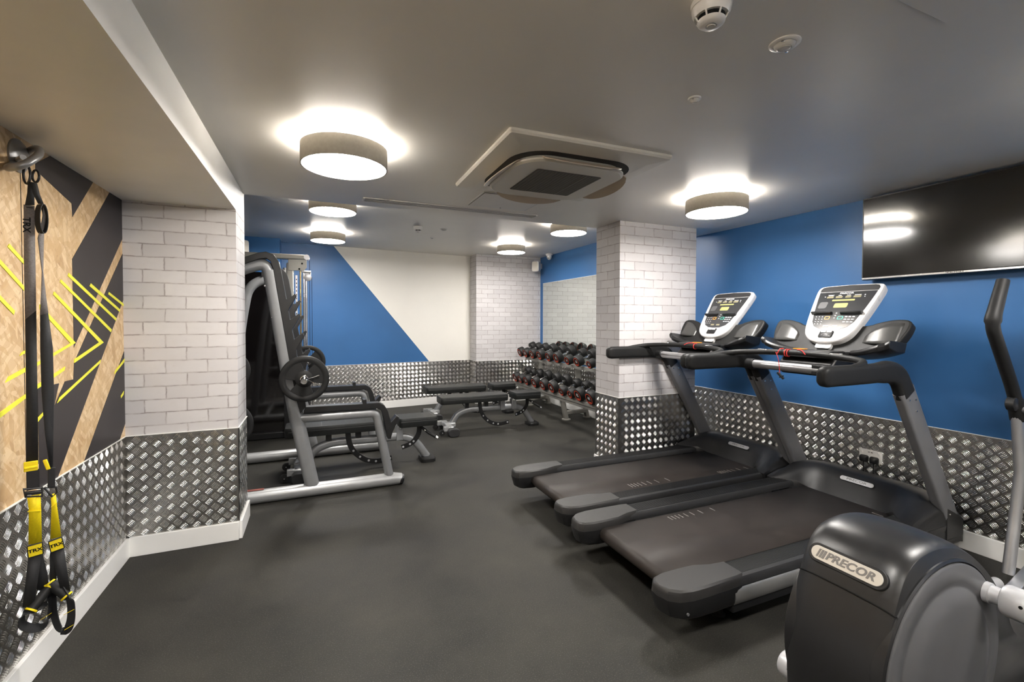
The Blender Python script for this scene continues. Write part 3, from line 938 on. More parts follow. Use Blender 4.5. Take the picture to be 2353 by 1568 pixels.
# ------------------------------------------------------------------ treadmill
def treadmill(loc, label, front_marks):
    t = thing('treadmill', label, 'treadmill', loc, 0, 'black and grey treadmills facing the blue wall')
    m = MB(); m.box((1.22, 0, .115), (2.0, .70, .10)); m.box((1.93, 0, .09), (.50, .84, .12)); m.each('base_frame', 'black_plastic', t, bevel=.01)
    for x in (.35, 2.05):
        for y in (-.33, .33):
            m = MB(); m.lathe([(.03, 0), (.032, .01), (.022, .02), (.018, .07)], (x, y, 0), n=16); m.build('foot', 'black_soft', t)
    m = MB(); m.box((.98, 0, .175), (1.62, .60, .04)); m.build('deck', 'black_plastic', t)
    # belt wrapped over the rear roller
    prof = [(1.86, .205)] + [(.125 + .036 * math.cos(a), .169 + .036 * math.sin(a)) for a in [PI / 2 + k * PI / 10 for k in range(11)]] + [(1.86, .133)]
    m = MB(); m.grid([[(x, y, z) for y in (-.272, .272)] for x, z in prof]); b = m.build('running_belt', 'belt', t, angle=60)
    so = b.modifiers.new('solid', 'SOLIDIFY'); so.thickness = .003; so.offset = 0
    mk = MB()
    for k, (dx) in enumerate((0, .026, .053, .083, .122, .172, .24, .34)):
        if front_marks: mk.box((.56 + dx, .255 - .035, .2075), (.006, .045, .0012))
        else: mk.box((.66 + dx, -.19, .2075), (.006, .06, .0012))
        mk.box((1.49 + dx * .85, -.235, .2075), (.006, .06, .0012))
    mk.build('belt_marks', 'belt_mark', b)
    for s in (-1, 1):
        # step rail: flat ribbed top
        m = MB()
        pr = [(.31, .222), (.318, .236), (.33, .24), (.415, .24), (.432, .234), (.438, .222), (.438, .195), (.31, .195)]
        m.loft([[(x, s * (y + (.0 if x > .4 else 0)), z) for y, z in pr] for x in (.14, 1.80)])
        m.build('side_rail', 'cap_grey' if False else 'dark_grey', t, angle=30)
        m = MB()
        for k in range(14): m.box((1.05, s * (.325 + k * .0068), .2405), (1.4, .003, .0014))
        m.build('grip_ribs', 'black_soft', t.children[-1])
        # rear end cap, upper and lower half
        outl = [(-.005, .285), (-.028, .31), (-.034, .35), (-.02, .40), (.02, .432), (.08, .445), (.16, .447), (.34, .442), (.38, .436), (.38, .316), (.30, .305), (.22, .276), (.14, .272), (.05, .272)]
        m = MB()
        m.loft([[(x + ix, s * (yy), z) for x, yy in [(px, .36 + (py - .36) * k) for px, py in outl]] for z, k, ix in ((.198, 1, 0), (.224, 1, 0), (.238, .96, .004), (.246, .86, .012))])
        m.build('rear_cap_top', 'cap_grey', t, angle=30)
        m = MB()
        m.loft([[(x + ix, s * (yy), z) for x, yy in [(px, .36 + (py - .36) * k) for px, py in outl]] for z, k, ix in ((.112, .86, .04), (.128, .97, .014), (.185, 1.02, -.002), (.200, 1.02, -.002))])
        m.build('rear_cap_base', 'black_plastic', t, angle=30)
        m = MB(); m.lathe([(0, .004), (.006, .004), (.006, -.002)], (.05, s * .444, .15), (0, s, 0), n=12); m.build('cap_screw', 'silver', t)
        # outer side: silver strip over black skirt
        m = MB(); m.loft([[(x, s * y, z) for y, z in ((.40, .19), (.436, .19), (.442, .183), (.446, .15), (.442, .122), (.436, .115), (.40, .115))] for x in (.33, 1.72)])
        m.build('side_trim', 'trim_grey', t, angle=40)
        m = MB(); m.box((1.05, s * .41, .10), (1.45, .05, .045)); m.box((1.05, s * .425, .196), (1.6, .02, .012)); m.each('side_skirt', 'black_plastic', t, bevel=.004)
    # motor hood
    ys = [-.464, -.452, -.415, -.36, -.30, -.24, -.15, 0, .15, .24, .30, .36, .415, .452, .464]
    def lerp(tab, y):
        y = abs(y)
        for (a_, va), (b_, vb) in zip(tab, tab[1:]):
            if y <= b_: return va + (vb - va) * (y - a_) / (b_ - a_)
        return tab[-1][1]
    rows = []
    for y in ys:
        xs = lerp([(0, 1.845), (.24, 1.845), (.30, 1.80), (.36, 1.735), (.42, 1.69), (.46, 1.70), (.475, 1.74)], y)
        zr = lerp([(0, .366), (.24, .366), (.36, .352), (.42, .325), (.46, .285), (.475, .24)], y)
        xr = lerp([(0, 1.99), (.24, 1.99), (.36, 1.965), (.42, 1.93), (.475, 1.92)], y)
        z0 = .212 if abs(y) < .3 else .246
        if abs(y) > .457: z0 = .20
        rows.append([(xs + .012, y, .16), (xs, y, z0 - .006), (xs + .006, y, z0), (xs * .5 + xr * .5 - .006, y, (z0 + zr) / 2 + .006), (xr - .018, y, zr - .010), (xr + .004, y, zr),
                     (xr + .08, y, zr - .004), (2.13, y, zr - .02), (2.19, y, zr - .06), (2.215, y, .19), (2.215, y, .06)])
    m = MB(); m.grid(rows)
    for r in (rows[0], rows[-1]): m.add(r, [tuple(range(len(r)))])
    m.build('motor_hood', 'black_plastic', t, angle=40)
    m = MB(); m.loft([[(x, y, .05 + .0 * x) for x, y in ((1.76, -.455), (2.215, -.455), (2.215, .455), (1.76, .455))], [(x, y, .20) for x, y in ((1.74, -.468), (2.222, -.468), (2.222, .468), (1.74, .468))]])
    m.build('hood_base', 'black_plastic', t, bevel=.012)
    # name plate on the slope of the hood
    sl = Vector((.125, 0, .15)).normalized(); c = Vector((1.935, -.03, .318)); nrm = Vector((-sl.z, 0, sl.x))
    m = MB(); m.prism(rr(.205, .030, .0149, 6), c + nrm * .009, (0, -1, 0), sl, .0025); pl_ = m.build('name_plate', 'silver', t)
    text('PRECOR', .022, c + nrm * .0125, (0, -1, 0), sl, 'badge_ink', pl_, 'maker_name', .0005, sx=1.5)
    # uprights, bends, grips
    for s in (-1, 1):
        y = s * .4405
        m = MB()
        dirx = Vector((1.609, 0, 1.01)) - Vector((2.085, 0, .23))
        A, B = Vector((2.10, y, .205)), Vector((1.603, y, 1.02))
        m.sweep([A, B], rr(.056, .128, .016, 3), side=(0, 1, 0)); u_ = m.build('upright', 'upright', t, angle=40)
        m = MB(); m.loft([[(2.02 + a_, y - .0285 + .057 * e_, b_) for a_, b_ in ((0, .10), (.19, .10), (.19, .205), (.16, .225), (0, .30))] for e_ in (0, 1)]); m.build('upright_shoe', 'black_plastic', t, bevel=.006)
        m = MB()
        for k, q in ((.06, -.02), (.93, -.03), (.93, .03), (.85, .0)):
            p = A.lerp(B, k); m.lathe([(0, .005), (.005, .004), (.006, 0)], p + Vector((q, -.028, 0)), (0, -1, 0), n=10)
        m.each('bolt', 'chrome', u_)
        path = fillet([(1.618, y, .995), (1.535, y, 1.128), (1.30, y, 1.122), (.94, y, 1.122)], [.14, .05], 8)
        n_ = len(path); sc_ = []
        for i, p in enumerate(path):
            if i < 1: sc_.append((1.04, 1.22))
            elif p.x > 1.40: sc_.append((1.04, 1.12))
            else: sc_.append((1, .98))
        path.append(Vector((.915, y, 1.122))); sc_.append((.93, .90))
        path.append(Vector((.90, y, 1.122))); sc_.append((.75, .70))
        path.append(Vector((.896, y, 1.122))); sc_.append((.5, .45))
        m = MB(); m.sweep(path, rr(.06, .108, .027, 5), side=(0, 1, 0), scales=sc_)
        g_ = m.build('hand_grip', 'black_soft', t, angle=50)
    m = MB(); m.tube([(1.43, -.43, 1.10), (1.43, .43, 1.10)], .029, 20); m.build('crossbar', 'silver', t)
    m = MB()
    for s in (-1, 1): m.tube([(1.43, s * .42, 1.10), (1.43, s * .352, 1.10)], .036, 20)
    m.box((1.44, .02 - .16, 1.10), (.075, .16, .06))
    m.each('crossbar_sleeve', 'black_plastic', t, bevel=.004)
    m = MB(); pts = smooth([(1.12, -.448, 1.155), (1.22, -.44, 1.17), (1.30, -.40, 1.182), (1.345, -.30, 1.19), (1.365, -.15, 1.197), (1.37, 0, 1.199), (1.365, .15, 1.197), (1.345, .30, 1.19), (1.30, .40, 1.182), (1.22, .44, 1.17), (1.12, .448, 1.155)], 5)
    m.tube(pts, .019, 14); hb = m.build('heart_rate_bar', 'black_soft', t)
    for s in (-1, 1):
        m = MB(); m.loft([[(1.355 + a_, s * .235 + b_, z) for a_, b_ in rr(k * .016, k * .075, k * .0078, 4)] for z, k in ((1.2075, 1), (1.2135, .9))])
        m.build('pulse_sensor', 'steel_strip', hb)
    # safety cord with its clip
    y0 = .115 if front_marks else -.05
    m = MB()
    for j in range(2 if front_marks else 1):
        yy = y0 - .045 - j * .016
        m.tube([(1.366 + .023 * math.cos(a), yy + a * .0012, 1.197 + .023 * math.sin(a)) for a in [k * PI / 8 for k in range(17)]], .0028, 6)
    m.tube(smooth([(1.335, y0, 1.19), (1.345, y0 - .01, 1.219), (1.366, y0 - .02, 1.222)] if front_marks else [(1.335, y0 + .05, 1.205), (1.35, y0 + .02, 1.22), (1.37, y0 - .02, 1.222)], 5), .0028, 6)
    if front_marks:
        m.tube(smooth([(1.335, y0 + .01, 1.20), (1.338, y0 - .004, 1.16), (1.345, y0 - .006, 1.12), (1.35, y0 - .008, 1.065)], 5), .0022, 6)
        m.tube(smooth([(1.366, y0 - .11, 1.222), (1.35, y0 - .15, 1.219), (1.34, y0 - .18, 1.195)], 5), .0028, 6)
    sc = m.build('safety_cord', 'red', t, label='red safety cord')
    if front_marks:
        m = MB(); m.bar((1.35, y0 + .008, 1.068), (1.352, y0 - .034, 1.028), .010, .016); m.bar((1.352, y0 - .034, 1.05), (1.35, y0 - .004, 1.035), .008, .008)
        m.build('clip', 'black_plastic', sc, bevel=.003)
    # console support and cup holder tray
    m = MB()
    m.loft([[(x, y * k, z) for x, z in ((1.44, 1.06), (1.56, 1.06), (1.70, 1.17), (1.72, 1.21), (1.50, 1.21), (1.42, 1.13))] for y, k in ((-.17, 1), (-.12, 1), (.12, 1), (.17, 1))])
    m.build('console_neck', 'black_plastic', t, bevel=.012)
    st = Vector((.26, 0, .37)).normalized(); sn = Vector((-st.z, 0, st.x))
    # tray: a wide shallow bowl with upswept wings (profile across the width)
    outer = smooth2([(-.40, .225), (-.412, .20), (-.405, .13), (-.375, .055), (-.30, .01), (-.17, -.02), (0, -.03), (.17, -.02), (.30, .01), (.375, .055), (.405, .13), (.412, .20), (.40, .225), (.37, .235), (.31, .232), (.24, .21), (.19, .19), (0, .17), (-.19, .19), (-.24, .21), (-.31, .232), (-.37, .235)], 4)
    m = MB(); o_ = Vector((1.665, 0, 1.185))
    m.prism(outer, o_ - sn * .0, (0, -1, 0), st, .06)
    m.build('tray_back', 'black_soft', t, bevel=.010, seg=3)
    for s in (-1, 1):
        # front lip that cups a bottle
        m = MB(); rows = []
        for k in range(11):
            a = k / 10
            yy = s * (.165 + .235 * a)
            z0 = 1.19 + .055 * a ** 2
            dep = .15 * math.sin(min(1, .35 + a * .9) * PI * .5) * (1 if a < .9 else .86)
            hh = .030 + .018 * a
            rows.append([(1.70, yy, z0 - .028), (1.70 - dep * .6, yy, z0 - .022), (1.68 - dep, yy, z0 + .002), (1.672 - dep, yy, z0 + hh * .6), (1.685 - dep, yy, z0 + hh), (1.70 - dep * .8, yy, z0 + hh - .004), (1.72, yy, z0 + hh - .02)])
        m.loft(rows); m.build('bottle_holder', 'black_plastic', t, bevel=.004, angle=50)
        m = MB(); rows = []
        for k in range(9):
            a = k / 8
            yy = s * (.205 + .175 * a)
            bow = .030 * math.sin(a * PI)
            top = .205 - .10 * (1 - a) ** 3
            rows.append([o_ + sn * (.061 - 0 * bow + .0) + Vector((bow * -.55 + .006, yy, 0)) + st * (.055 + (top - .055) * j / 5) for j in range(6)])
        m.grid(rows); l_ = m.build('bottle_holder_liner', 'cap_grey', t, angle=60)
        so = l_.modifiers.new('solid', 'SOLIDIFY'); so.thickness = .004
        l_.data.materials[0] = M['liner']
    m = MB(); m.box((1.475, .06 if front_marks else .0, 1.2215), (.03, .075, .004)); m.build('warning_sticker', 'orange', t)
    m = MB(); m.box((1.49, 0, 1.195), (.14, .34, .045)); m.build('tray_shelf', 'black_plastic', t, bevel=.012)
    # console
    L0 = Vector((1.60, 0, 1.262)); L1 = Vector((1.895, 0, 1.640)); up_ = (L1 - L0).normalized(); nn = Vector((-up_.z, 0, up_.x)); Ln = (L1 - L0).length
    def P3(a_, b_, c_=0): return L0 + Vector((0, -a_, 0)) + up_ * b_ + nn * c_
    half = [(0, 0), (.05, .004), (.10, .022), (.138, .06), (.158, .11), (.175, .19), (.190, .29), (.202, .39), (.205, .44), (.196, .468), (.165, .479), (.08, .483), (0, .484)]
    full = half + [(-x, y) for x, y in reversed(half[1:-1])]
    fo = smooth2(full, 4)
    def off(poly, k, dy=0, cy=.25): return [(x * k, cy + (y - cy) * k + dy) for x, y in poly]
    m = MB()
    m.loft([[P3(x, y, c_) for x, y in off(fo, k)] for c_, k in ((-.055, .90), (-.04, .985), (-.012, 1.0), (.0, .995), (.006, .97))])
    m.build('console_housing', 'console_white', t, angle=40)
    m = MB(); m.loft([[P3(x, y, c_) for x, y in off(fo, k)] for c_, k in ((-.085, .72), (-.054, .88))]); m.build('console_back', 'dark_grey', t)
    fh = [(0, .098), (.06, .102), (.105, .125), (.130, .165), (.150, .25), (.168, .35), (.177, .415), (.1775, .418), (0, .418)]
    ff = fh[:-1] + [(-x, y) for x, y in reversed(fh[:-1])][:-1]
    m = MB(); m.prism(ff, P3(0, 0, .0045), (0, -1, 0), up_, .0035); fa = m.build('fascia', 'fascia', t, angle=30)
    bh = [(.179, .4225), (.182, .445), (.172, .462), (.15, .468), (0, .473)]
    m = MB(); m.prism([(-.179, .4225)] + bh[:0] + [(.179, .4225)] + bh[1:] + [(-x, y) for x, y in reversed(bh[1:-1])], P3(0, 0, .0045), (0, -1, 0), up_, .0035); m.build('header_band', 'dark_grey', t)
    cz = .0082
    def bit(pm, x0, y0, w_, h_, mi=0, th=.0008): pm.prism(rr(w_, h_, min(w_, h_) * .2, 2), P3(x0, y0, cz), (0, -1, 0), up_, th, mi)
    m = MB()
    for x0, w_ in ((-.093, .042), (-.036, .042), (.02, .034), (.075, .046)): bit(m, x0, .373, w_, .016)
    bit(m, -.028, .128, .034, .014); bit(m, .028, .128, .034, .014)
    m.each('metric_display', 'display', fa)
    m = MB(); bit(m, 0, .345, .14, .013); bit(m, 0, .300, .084, .038); m.build('main_display', 'display_green', fa)
    m = MB()
    bit(m, -.115, .305, .055, .055)
    m.build('paper_label', 'mid_grey', fa)
    m = MB()
    for r_ in range(4):
        for c_ in range(3): bit(m, -.118 + c_ * .020 + r_ * .004, .205 - r_ * .020, .006, .005)
    for x0, w_ in ((-.093, .03), (-.036, .02), (.02, .024), (.075, .04)): bit(m, x0, .387, w_, .004)
    bit(m, -.093, .392, .04, .002); bit(m, .117, .385, .007, .007); bit(m, .120, .370, .006, .005); bit(m, -.128, .378, .007, .005)
    for k in range(3): bit(m, .0, .235 - .02 * k, .008, .006)
    for r_ in range(3):
        for c_ in range(3): bit(m, .070 + c_ * .022, .205 - r_ * .021, .015, .006 if r_ else .008)
    m.build('key_symbols', 'label_white', fa)
    m = MB(); bit(m, -.045, .196, .032, .026); m.build('pause_key', 'orange', fa)
    m = MB(); bit(m, .036, .196, .034, .026); m.build('go_key', 'green', fa)
    m = MB(); bit(m, -.045, .196, .024, .018, 0, .0012); bit(m, .036, .196, .026, .018, 0, .0012); m.build('key_face', 'fascia', fa)
    text('PRECOR', .017, P3(0, .404, cz + .0004), (0, -1, 0), up_, 'label_white', fa, 'maker_name', .0003, sx=1.35, bold=.0004)
    for s in (-1, 1):   # the two book ledges
        m = MB()
        pr = [(0, 0), (.026, .004), (.020, .016), (0, .024)]
        m.add([P3(s * x0, .222 + b_, cz - .001 + a_ * k) for x0, k in ((.030, .75), (.155, 1)) for a_, b_ in pr], [(0, 1, 2, 3), (7, 6, 5, 4), (0, 4, 5, 1), (1, 5, 6, 2), (2, 6, 7, 3), (3, 7, 4, 0)])
        m.build('book_ledge', 'black_plastic', t, bevel=.001)
    m = MB(); m.loft([[P3(x, .062 + y, c_) for x, y in rr(w_, h_, .010, 4)] for c_, w_, h_ in ((.002, .088, .058), (.010, .086, .056), (.0125, .078, .048))]); sp_ = m.build('speed_control', 'black_plastic', t)
    m = MB()
    for x0 in (-.018, .018): m.prism(rr(.030, .012, .003, 2), P3(x0, .078, .0125), (0, -1, 0), up_, .003)
    m.each('speed_key', 'label_white', sp_)
    m = MB()
    for x0 in (-.018, .018): m.prism([(-.008, .004), (.0, -.004), (.008, .004)], P3(x0, .052, .0125), (0, -1, 0), up_, .002)
    m.each('arrow_mark', 'cap_grey', sp_)
    m = MB(); m.loft([[P3(x, -.010 + y, c_) for x, y in rr(.095, .040, .012, 3)] for c_ in (-.050, -.016)]); us = m.build('usb_housing', 'console_white', t)
    m = MB(); m.box(P3(.0, -.0305, -.030), (.022, .065, .004)); m.build('usb_slot', 'ink', us)
    return t


M['trim_grey'] = noisy(mat('satin_grey_aluminium', (.27, .265, .255), .40, .6, .5), 12, .05, .05)
M['liner'] = noisy(mat('satin_grey_liner', (.06, .06, .058), .32, .3, .4), 20, .05, .04)
treadmill((1.395, 1.904, 0), 'nearer treadmill, right of the other, its red cord hanging from the bar', True)
treadmill((1.415, 2.849, 0), 'farther treadmill against the white brick pillar', False)

# ------------------------------------------------------------------ cross trainer
t = thing('cross_trainer', 'black and grey elliptical cross trainer cut by the right edge of the photo', 'exercise machine', (1.30, .82, 0))
OX, OY = 1.30, .82
prof = [(1.400, .05), (1.355, .16), (1.336, .30), (1.336, .42), (1.354, .52), (1.385, .61), (1.418, .685), (1.455, .735), (1.51, .762), (1.60, .770), (1.69, .755), (1.77, .722), (1.86, .664),
        (1.95, .580), (2.02, .48), (2.10, .38), (2.30, .315), (2.60, .27), (2.62, .05)]
pr = [(p.x, p.y) for p in smooth([(x, y, 0) for x, y in prof], 4)]
cx, cz_ = 1.72, .30
m = MB(); rings = []
for y, k in [(.128 * v, 1.02 - .012 * abs(v) - .036 * abs(v) ** 6) for v in (-1, -.99, -.97, -.94, -.9, -.84, -.76, -.64, -.45, -.2, 0, .2, .45, .64, .76, .84, .9, .94, .97, .99, 1)]:
    rings.append([(cx + (x - cx) * k - OX, y, max(.02, cz_ + (z - cz_) * k)) for x, z in pr])
m.loft(rings); m.build('drive_housing', 'shell', t, angle=75)
# seam that separates the top cover from the rear panel
m = MB(); loop = []
for y, k in [(.1283 * v, 1.0208 - .012 * abs(v) - .036 * abs(v) ** 6) for v in (-1, -.97, -.93, -.88, -.8, -.6, -.3, 0, .3, .6, .8, .88, .93, .97, 1)]:
    loop.append((cx + (1.3885 - cx) * k - OX, y, cz_ + (.628 - cz_) * k))
m.tube(loop, .0016, 6)
loop2 = [(cx + (x - cx) * .973 - OX, -.1283, cz_ + (z - cz_) * .973) for x, z in ((1.3885, .628), (1.46, .60))]
m.tube(loop2, .0016, 6)
m.build('cover_seam', 'ink', t)
# badge on the sloping rear
c = Vector((1.4130 - OX, 0, .690)); V_ = Vector((.040, 0, .085)).normalized(); n_ = Vector((0, -1, 0)).cross(V_)
m = MB(); m.prism(rr(.214, .056, .027, 8), c - n_ * .006, (0, -1, 0), V_, .011); bz = m.build('badge_surround', 'black_plastic', t, bevel=.002)
m = MB(); m.prism(rr(.194, .040, .0199, 8), c - n_ * .006, (0, -1, 0), V_, .0135); bd = m.build('badge', 'brass_print', t, bevel=.001, label='pale oval badge with grey lettering')
text('PRECOR', .031, c + n_ * .0082 + Vector((0, -.011, 0)), (0, -1, 0), V_, 'badge_ink', bd, 'maker_name', .0006, shear=.25, sx=1.12, bold=.0009)
m = MB()
for k in range(3): m.prism([(0, -.0125), (.0045 + k * .001, -.0125), (.0105 + k * .001, .0125), (.006, .0125)], c + n_ * .0075 + Vector((0, .080 - k * .0078, 0)), (0, -1, 0), V_, .0013)
m.build('badge_stripes', 'badge_ink', bd)
for s in (-1, 1):
    o_ = Vector((1.638 - OX, s * .128, .42))
    m = MB(); m.lathe([(.300, -.03), (.300, .004), (.294, .008), (.290, -.004)], o_, (0, s, 0), n=96); m.build('disc_rim', 'shell', t, angle=40)
    m = MB()
    m.lathe([(.289, -.01), (.289, .010), (.284, .014), (.238, .013), (.228, .010), (.220, .012), (.205, .022), (.17, .028), (.10, .031), (0, .032)], o_, (0, s, 0), n=96)
    d_ = m.build('drive_disc', 'mid_grey', t, angle=45, label='large grey drive disc')
    ang = math.radians(41 if s < 0 else 248)
    pin = o_ + Vector((.262 * math.cos(ang), 0, .262 * math.sin(ang)))
    m = MB(); m.lathe([(.030, .014), (.030, .026), (.026, .028), (.024, .055)], pin, (0, s, 0), n=28); m.build('crank_pin', 'light_silver', t, angle=40)
    far = Vector((3.10 - OX, s * .235, .10))
    kn = pin + Vector((0, s * .052, 0))
    m = MB(); m.lathe([(.034, 0), (.042, .004), (.045, .012), (.045, .085), (.04, .094), (.028, .098)], kn, (0, s, 0), n=36); m.build('knuckle', 'light_silver', t, angle=40)
    m = MB(); m.lathe([(0, .002), (.0045, .002), (.0045, -.004)], kn + Vector((-.042, s * .05, .012)), (-1, 0, .28), n=12); m.build('knuckle_hole', 'ink', t)
    m = MB(); m.tube([kn + Vector((.0, s * .055, 0)), kn + Vector((.08, s * .06, -.008)), far + Vector((0, s * .05, 0))], .036, 18, scales=[1, 1, .75]); lk = m.build('foot_rail', 'light_silver', t)
    pc = kn.lerp(far, .42) + Vector((0, s * .055, .045))
    m = MB(); m.loft([[(pc.x + x, pc.y + y, pc.z + z) for x, y in rr(.36 * k, .155 * k, .03, 4)] for z, k in ((-.02, .96), (.0, 1), (.02, 1), (.026, .97))]); m.build('foot_pedal', 'black_soft', lk, angle=40)
    # moving handlebar
    y = s * .285
    A = [(3.215, .12), (3.262, .34), (3.318, .62), (3.262, .96)]
    m = MB(); m.tube([(x - OX, y, z) for x, z in A], .024, 16); m.build('swing_arm', 'silver', t)
    m = MB()
    pts = fillet([(3.285 - OX, y, .90), (3.235 - OX, y, 1.03), (2.985 - OX, y, 1.385), (3.09 - OX, y, 1.60)], [.1, .06], 8)
    m.tube(pts, .025, 18, scales=[1.3] * 4 + [1.05] * (len(pts) - 9) + [1.25, 1.25, 1.2, 1.15, 1.0]); m.build('handlebar', 'black_soft', t)
    m = MB(); m.lathe([(.025, -.02), (.034, -.015), (.034, .015), (.025, .02)], (3.215 - OX, y, .985), (0, 1, 0), n=28); m.build('pivot_cap', 'black_plastic', t, angle=40)
    # inclined front ramp
    m = MB(); m.bar((3.08 - OX, s * .235, .075), (3.50 - OX, s * .235, .20), .05, .03); m.build('ramp', 'silver', t, bevel=.004)
m = MB(); m.bar((2.5 - OX, 0, .06), (3.5 - OX, 0, .06), .14, .08); m.build('frame_spine', 'light_silver', t, bevel=.006)
m = MB(); m.bar((3.42 - OX, -.30, .035), (3.42 - OX, .30, .035), .08, .05); m.build('front_crossbar', 'light_silver', t, bevel=.006)
m = MB(); m.bar((1.52 - OX, -.30, .022), (1.52 - OX, .30, .022), .06, .04); m.build('rear_crossbar', 'light_silver', t, bevel=.006)
m = MB(); m.tube([(3.40 - OX, 0, .05), (3.32 - OX, 0, 1.30)], .045, 20); m.build('front_post', 'upright', t)
m = MB(); m.tube([(3.262 - OX, -.285, .96), (3.262 - OX, .285, .96)], .022, 14); m.build('pivot_axle', 'upright', t)
m = MB(); m.box((3.26 - OX, 0, 1.42), (.07, .34, .42), Matrix.Rotation(.5, 3, 'Y')); m.build('console', 'console_white', t, bevel=.03)

# ------------------------------------------------------------------ squat rack
t = thing('squat_rack', 'grey half rack with black bar catches and an empty barbell sleeve', 'squat rack', (0, 4.49, 0))
t['label'] = 'grey steel half rack with black stepped bar catches beside the left pilaster'
HG = [(-.213, 1.561), (-.196, 1.561), (-.152, 1.605), (-.142, 1.587), (-.197, 1.48), (-.200, 1.477), (-.187, 1.404), (-.126, 1.450), (-.115, 1.435), (-.174, 1.326),
      (-.174, 1.323), (-.160, 1.250), (-.099, 1.298), (-.091, 1.279), (-.147, 1.17), (-.142, 1.12), (-.130, 1.065), (-.068, 1.112), (-.060, 1.095), (-.105, .99)]
for s in (-1, 1):
    y = s * .56
    R8 = rr(.075, .098, .034, 5)
    m = MB()
    m.sweep([(-.035, y, .06), (-.155, y, .655), (-.325, y, 1.78)], rr(.075, .105, .034, 5), side=(0, 1, 0)); m.build('upright', 'rack_grey', t, angle=50)
    m = MB()
    m.sweep(fillet([(-.300, y, 1.60), (-.345, y, 1.845), (-.600, y, 1.745), (-.665, y, 1.40), (-.80, y, .09)], [.09, .12, .3], 8), rr(.07, .088, .034, 5), side=(0, 1, 0)); m.build('rear_brace', 'rack_grey', t, angle=50)
    # black guard that wraps the front of the upright, with four catches
    inner = [(-.49, 1.815), (-.395, 1.858), (-.345, 1.868), (-.318, 1.846), (-.300, 1.79), (-.280, 1.65), (-.236, 1.36), (-.190, 1.05), (-.150, .79), (-.120, .674)]
    outer = [(-.49, 1.867), (-.395, 1.907), (-.348, 1.916), (-.296, 1.898), (-.262, 1.847), (-.249, 1.788)] + HG + [(-.100, .93), (-.082, .72)]
    m = MB(); m.prism(list(reversed([(x, z) for x, z in outer])) + inner, (0, y + .045, 0), (1, 0, 0), (0, 0, 1), .09)
    m.build('bar_catch_guard', 'black_plastic', t, bevel=.003)
    low = [(-.100, .672), (.455, .668), (.490, .650), (.500, .625), (.542, .407), (.566, .404), (.580, .456), (.636, .579), (.616, .595), (.569, .545), (.545, .640), (.516, .691), (.472, .715), (.374, .716), (.374, .750), (.345, .750), (.345, .716), (-.082, .720)]
    m = MB(); m.prism(low, (0, y + .045, 0), (1, 0, 0), (0, 0, 1), .09); m.build('safety_arm_guard', 'black_plastic', t, bevel=.003)
    m = MB(); m.sweep(fillet([(-.12, y, .628), (.455, y, .628), (.565, y, .05)], .05, 8), rr(.07, .072, .030, 5), side=(0, 1, 0)); m.build('safety_arm', 'rack_grey', t, angle=50)
    m = MB(); m.sweep([(-1.0, y, .052), (.60, y, .052), (.66, y, .046)], rr(.10, .10, .046, 6), side=(0, 1, 0), scales=[1, 1, .85]); m.build('base_tube', 'rack_shine', t, angle=50)
    m = MB(); m.lathe([(.044, 0), (.046, .01), (.040, .03), (.02, .038)], (.645, y, .045), (1, 0, -.25), n=24); m.build('end_cap', 'black_plastic', t)
    m = MB()
    for x, z in ((-.365, 1.66), (-.318, 1.42), (-.28, 1.22), (-.245, 1.02)): m.lathe([(0, .012), (.008, .01), (.009, 0)], (x + .012, y - .02, z), (-1, 0, -.1), n=10)
    m.each('bolt', 'chrome', t)
    # plate storage
    for z, xb in ((.63, -.744), (1.03, -.703)):
        if s > 0: break
        m = MB(); m.tube(fillet([(xb, y, z), (-.606, y, z), (-.606, y - .2, z)], .02), .022, 16); m.build('storage_peg', 'rack_grey', t)
m = MB(); m.tube([(-.66, -.53, .06), (-.66, .53, .06)], .034, 16); m.build('cross_member', 'rack_grey', t)
m = MB(); m.box((-.56, -.56, .104), (.36, .035, .0016)); m.build('warning_strip', 'red_sticker', t)


def weight_plate(loc, r, label, rz=0):
    t = thing('weight_plate', label, 'weight plate', loc, rz, 'black rubber weight plates with hand holes')
    # disc with three hand openings, axis along Y
    n = 96; m = MB()
    m.lathe([(r - .044, -.012), (r - .034, -.018), (r - .008, -.020), (r, -.012), (r, .012), (r - .008, .020), (r - .034, .018), (r - .044, .012), (r - .044, -.012)], (0, 0, 0), (0, 1, 0), n=n)
    m.build('rim', 'black_soft', t, angle=50)
    m = MB(); m.lathe([(.026, -.019), (.052, -.019), (.062, -.012), (.062, .012), (.052, .019), (.026, .019), (.026, -.019)], (0, 0, 0), (0, 1, 0), n=48)
    m.build('hub', 'black_soft', t, angle=40)
    m = MB()
    for k in range(3):
        a0 = 2 * PI * k / 3 + .35
        poly = []
        for i in range(9): a = a0 - .66 + 1.32 * i / 8; poly.append(((r - .038) * math.cos(a), (r - .038) * math.sin(a)))
        for i in range(7): a = a0 + .88 - 1.76 * i / 6; poly.append((.058 * math.cos(a), .058 * math.sin(a)))
        m.prism(poly, (0, .009, 0), (1, 0, 0), (0, 0, 1), .018)
    m.each('spoke', 'black_soft', t, bevel=.003)
    m = MB(); m.lathe([(.0262, -.0195), (.030, -.0205), (.030, .0205), (.0262, .0195), (.0262, -.0195)], (0, 0, 0), (0, 1, 0), n=32); m.build('centre_ring', 'chrome', t)
    return t


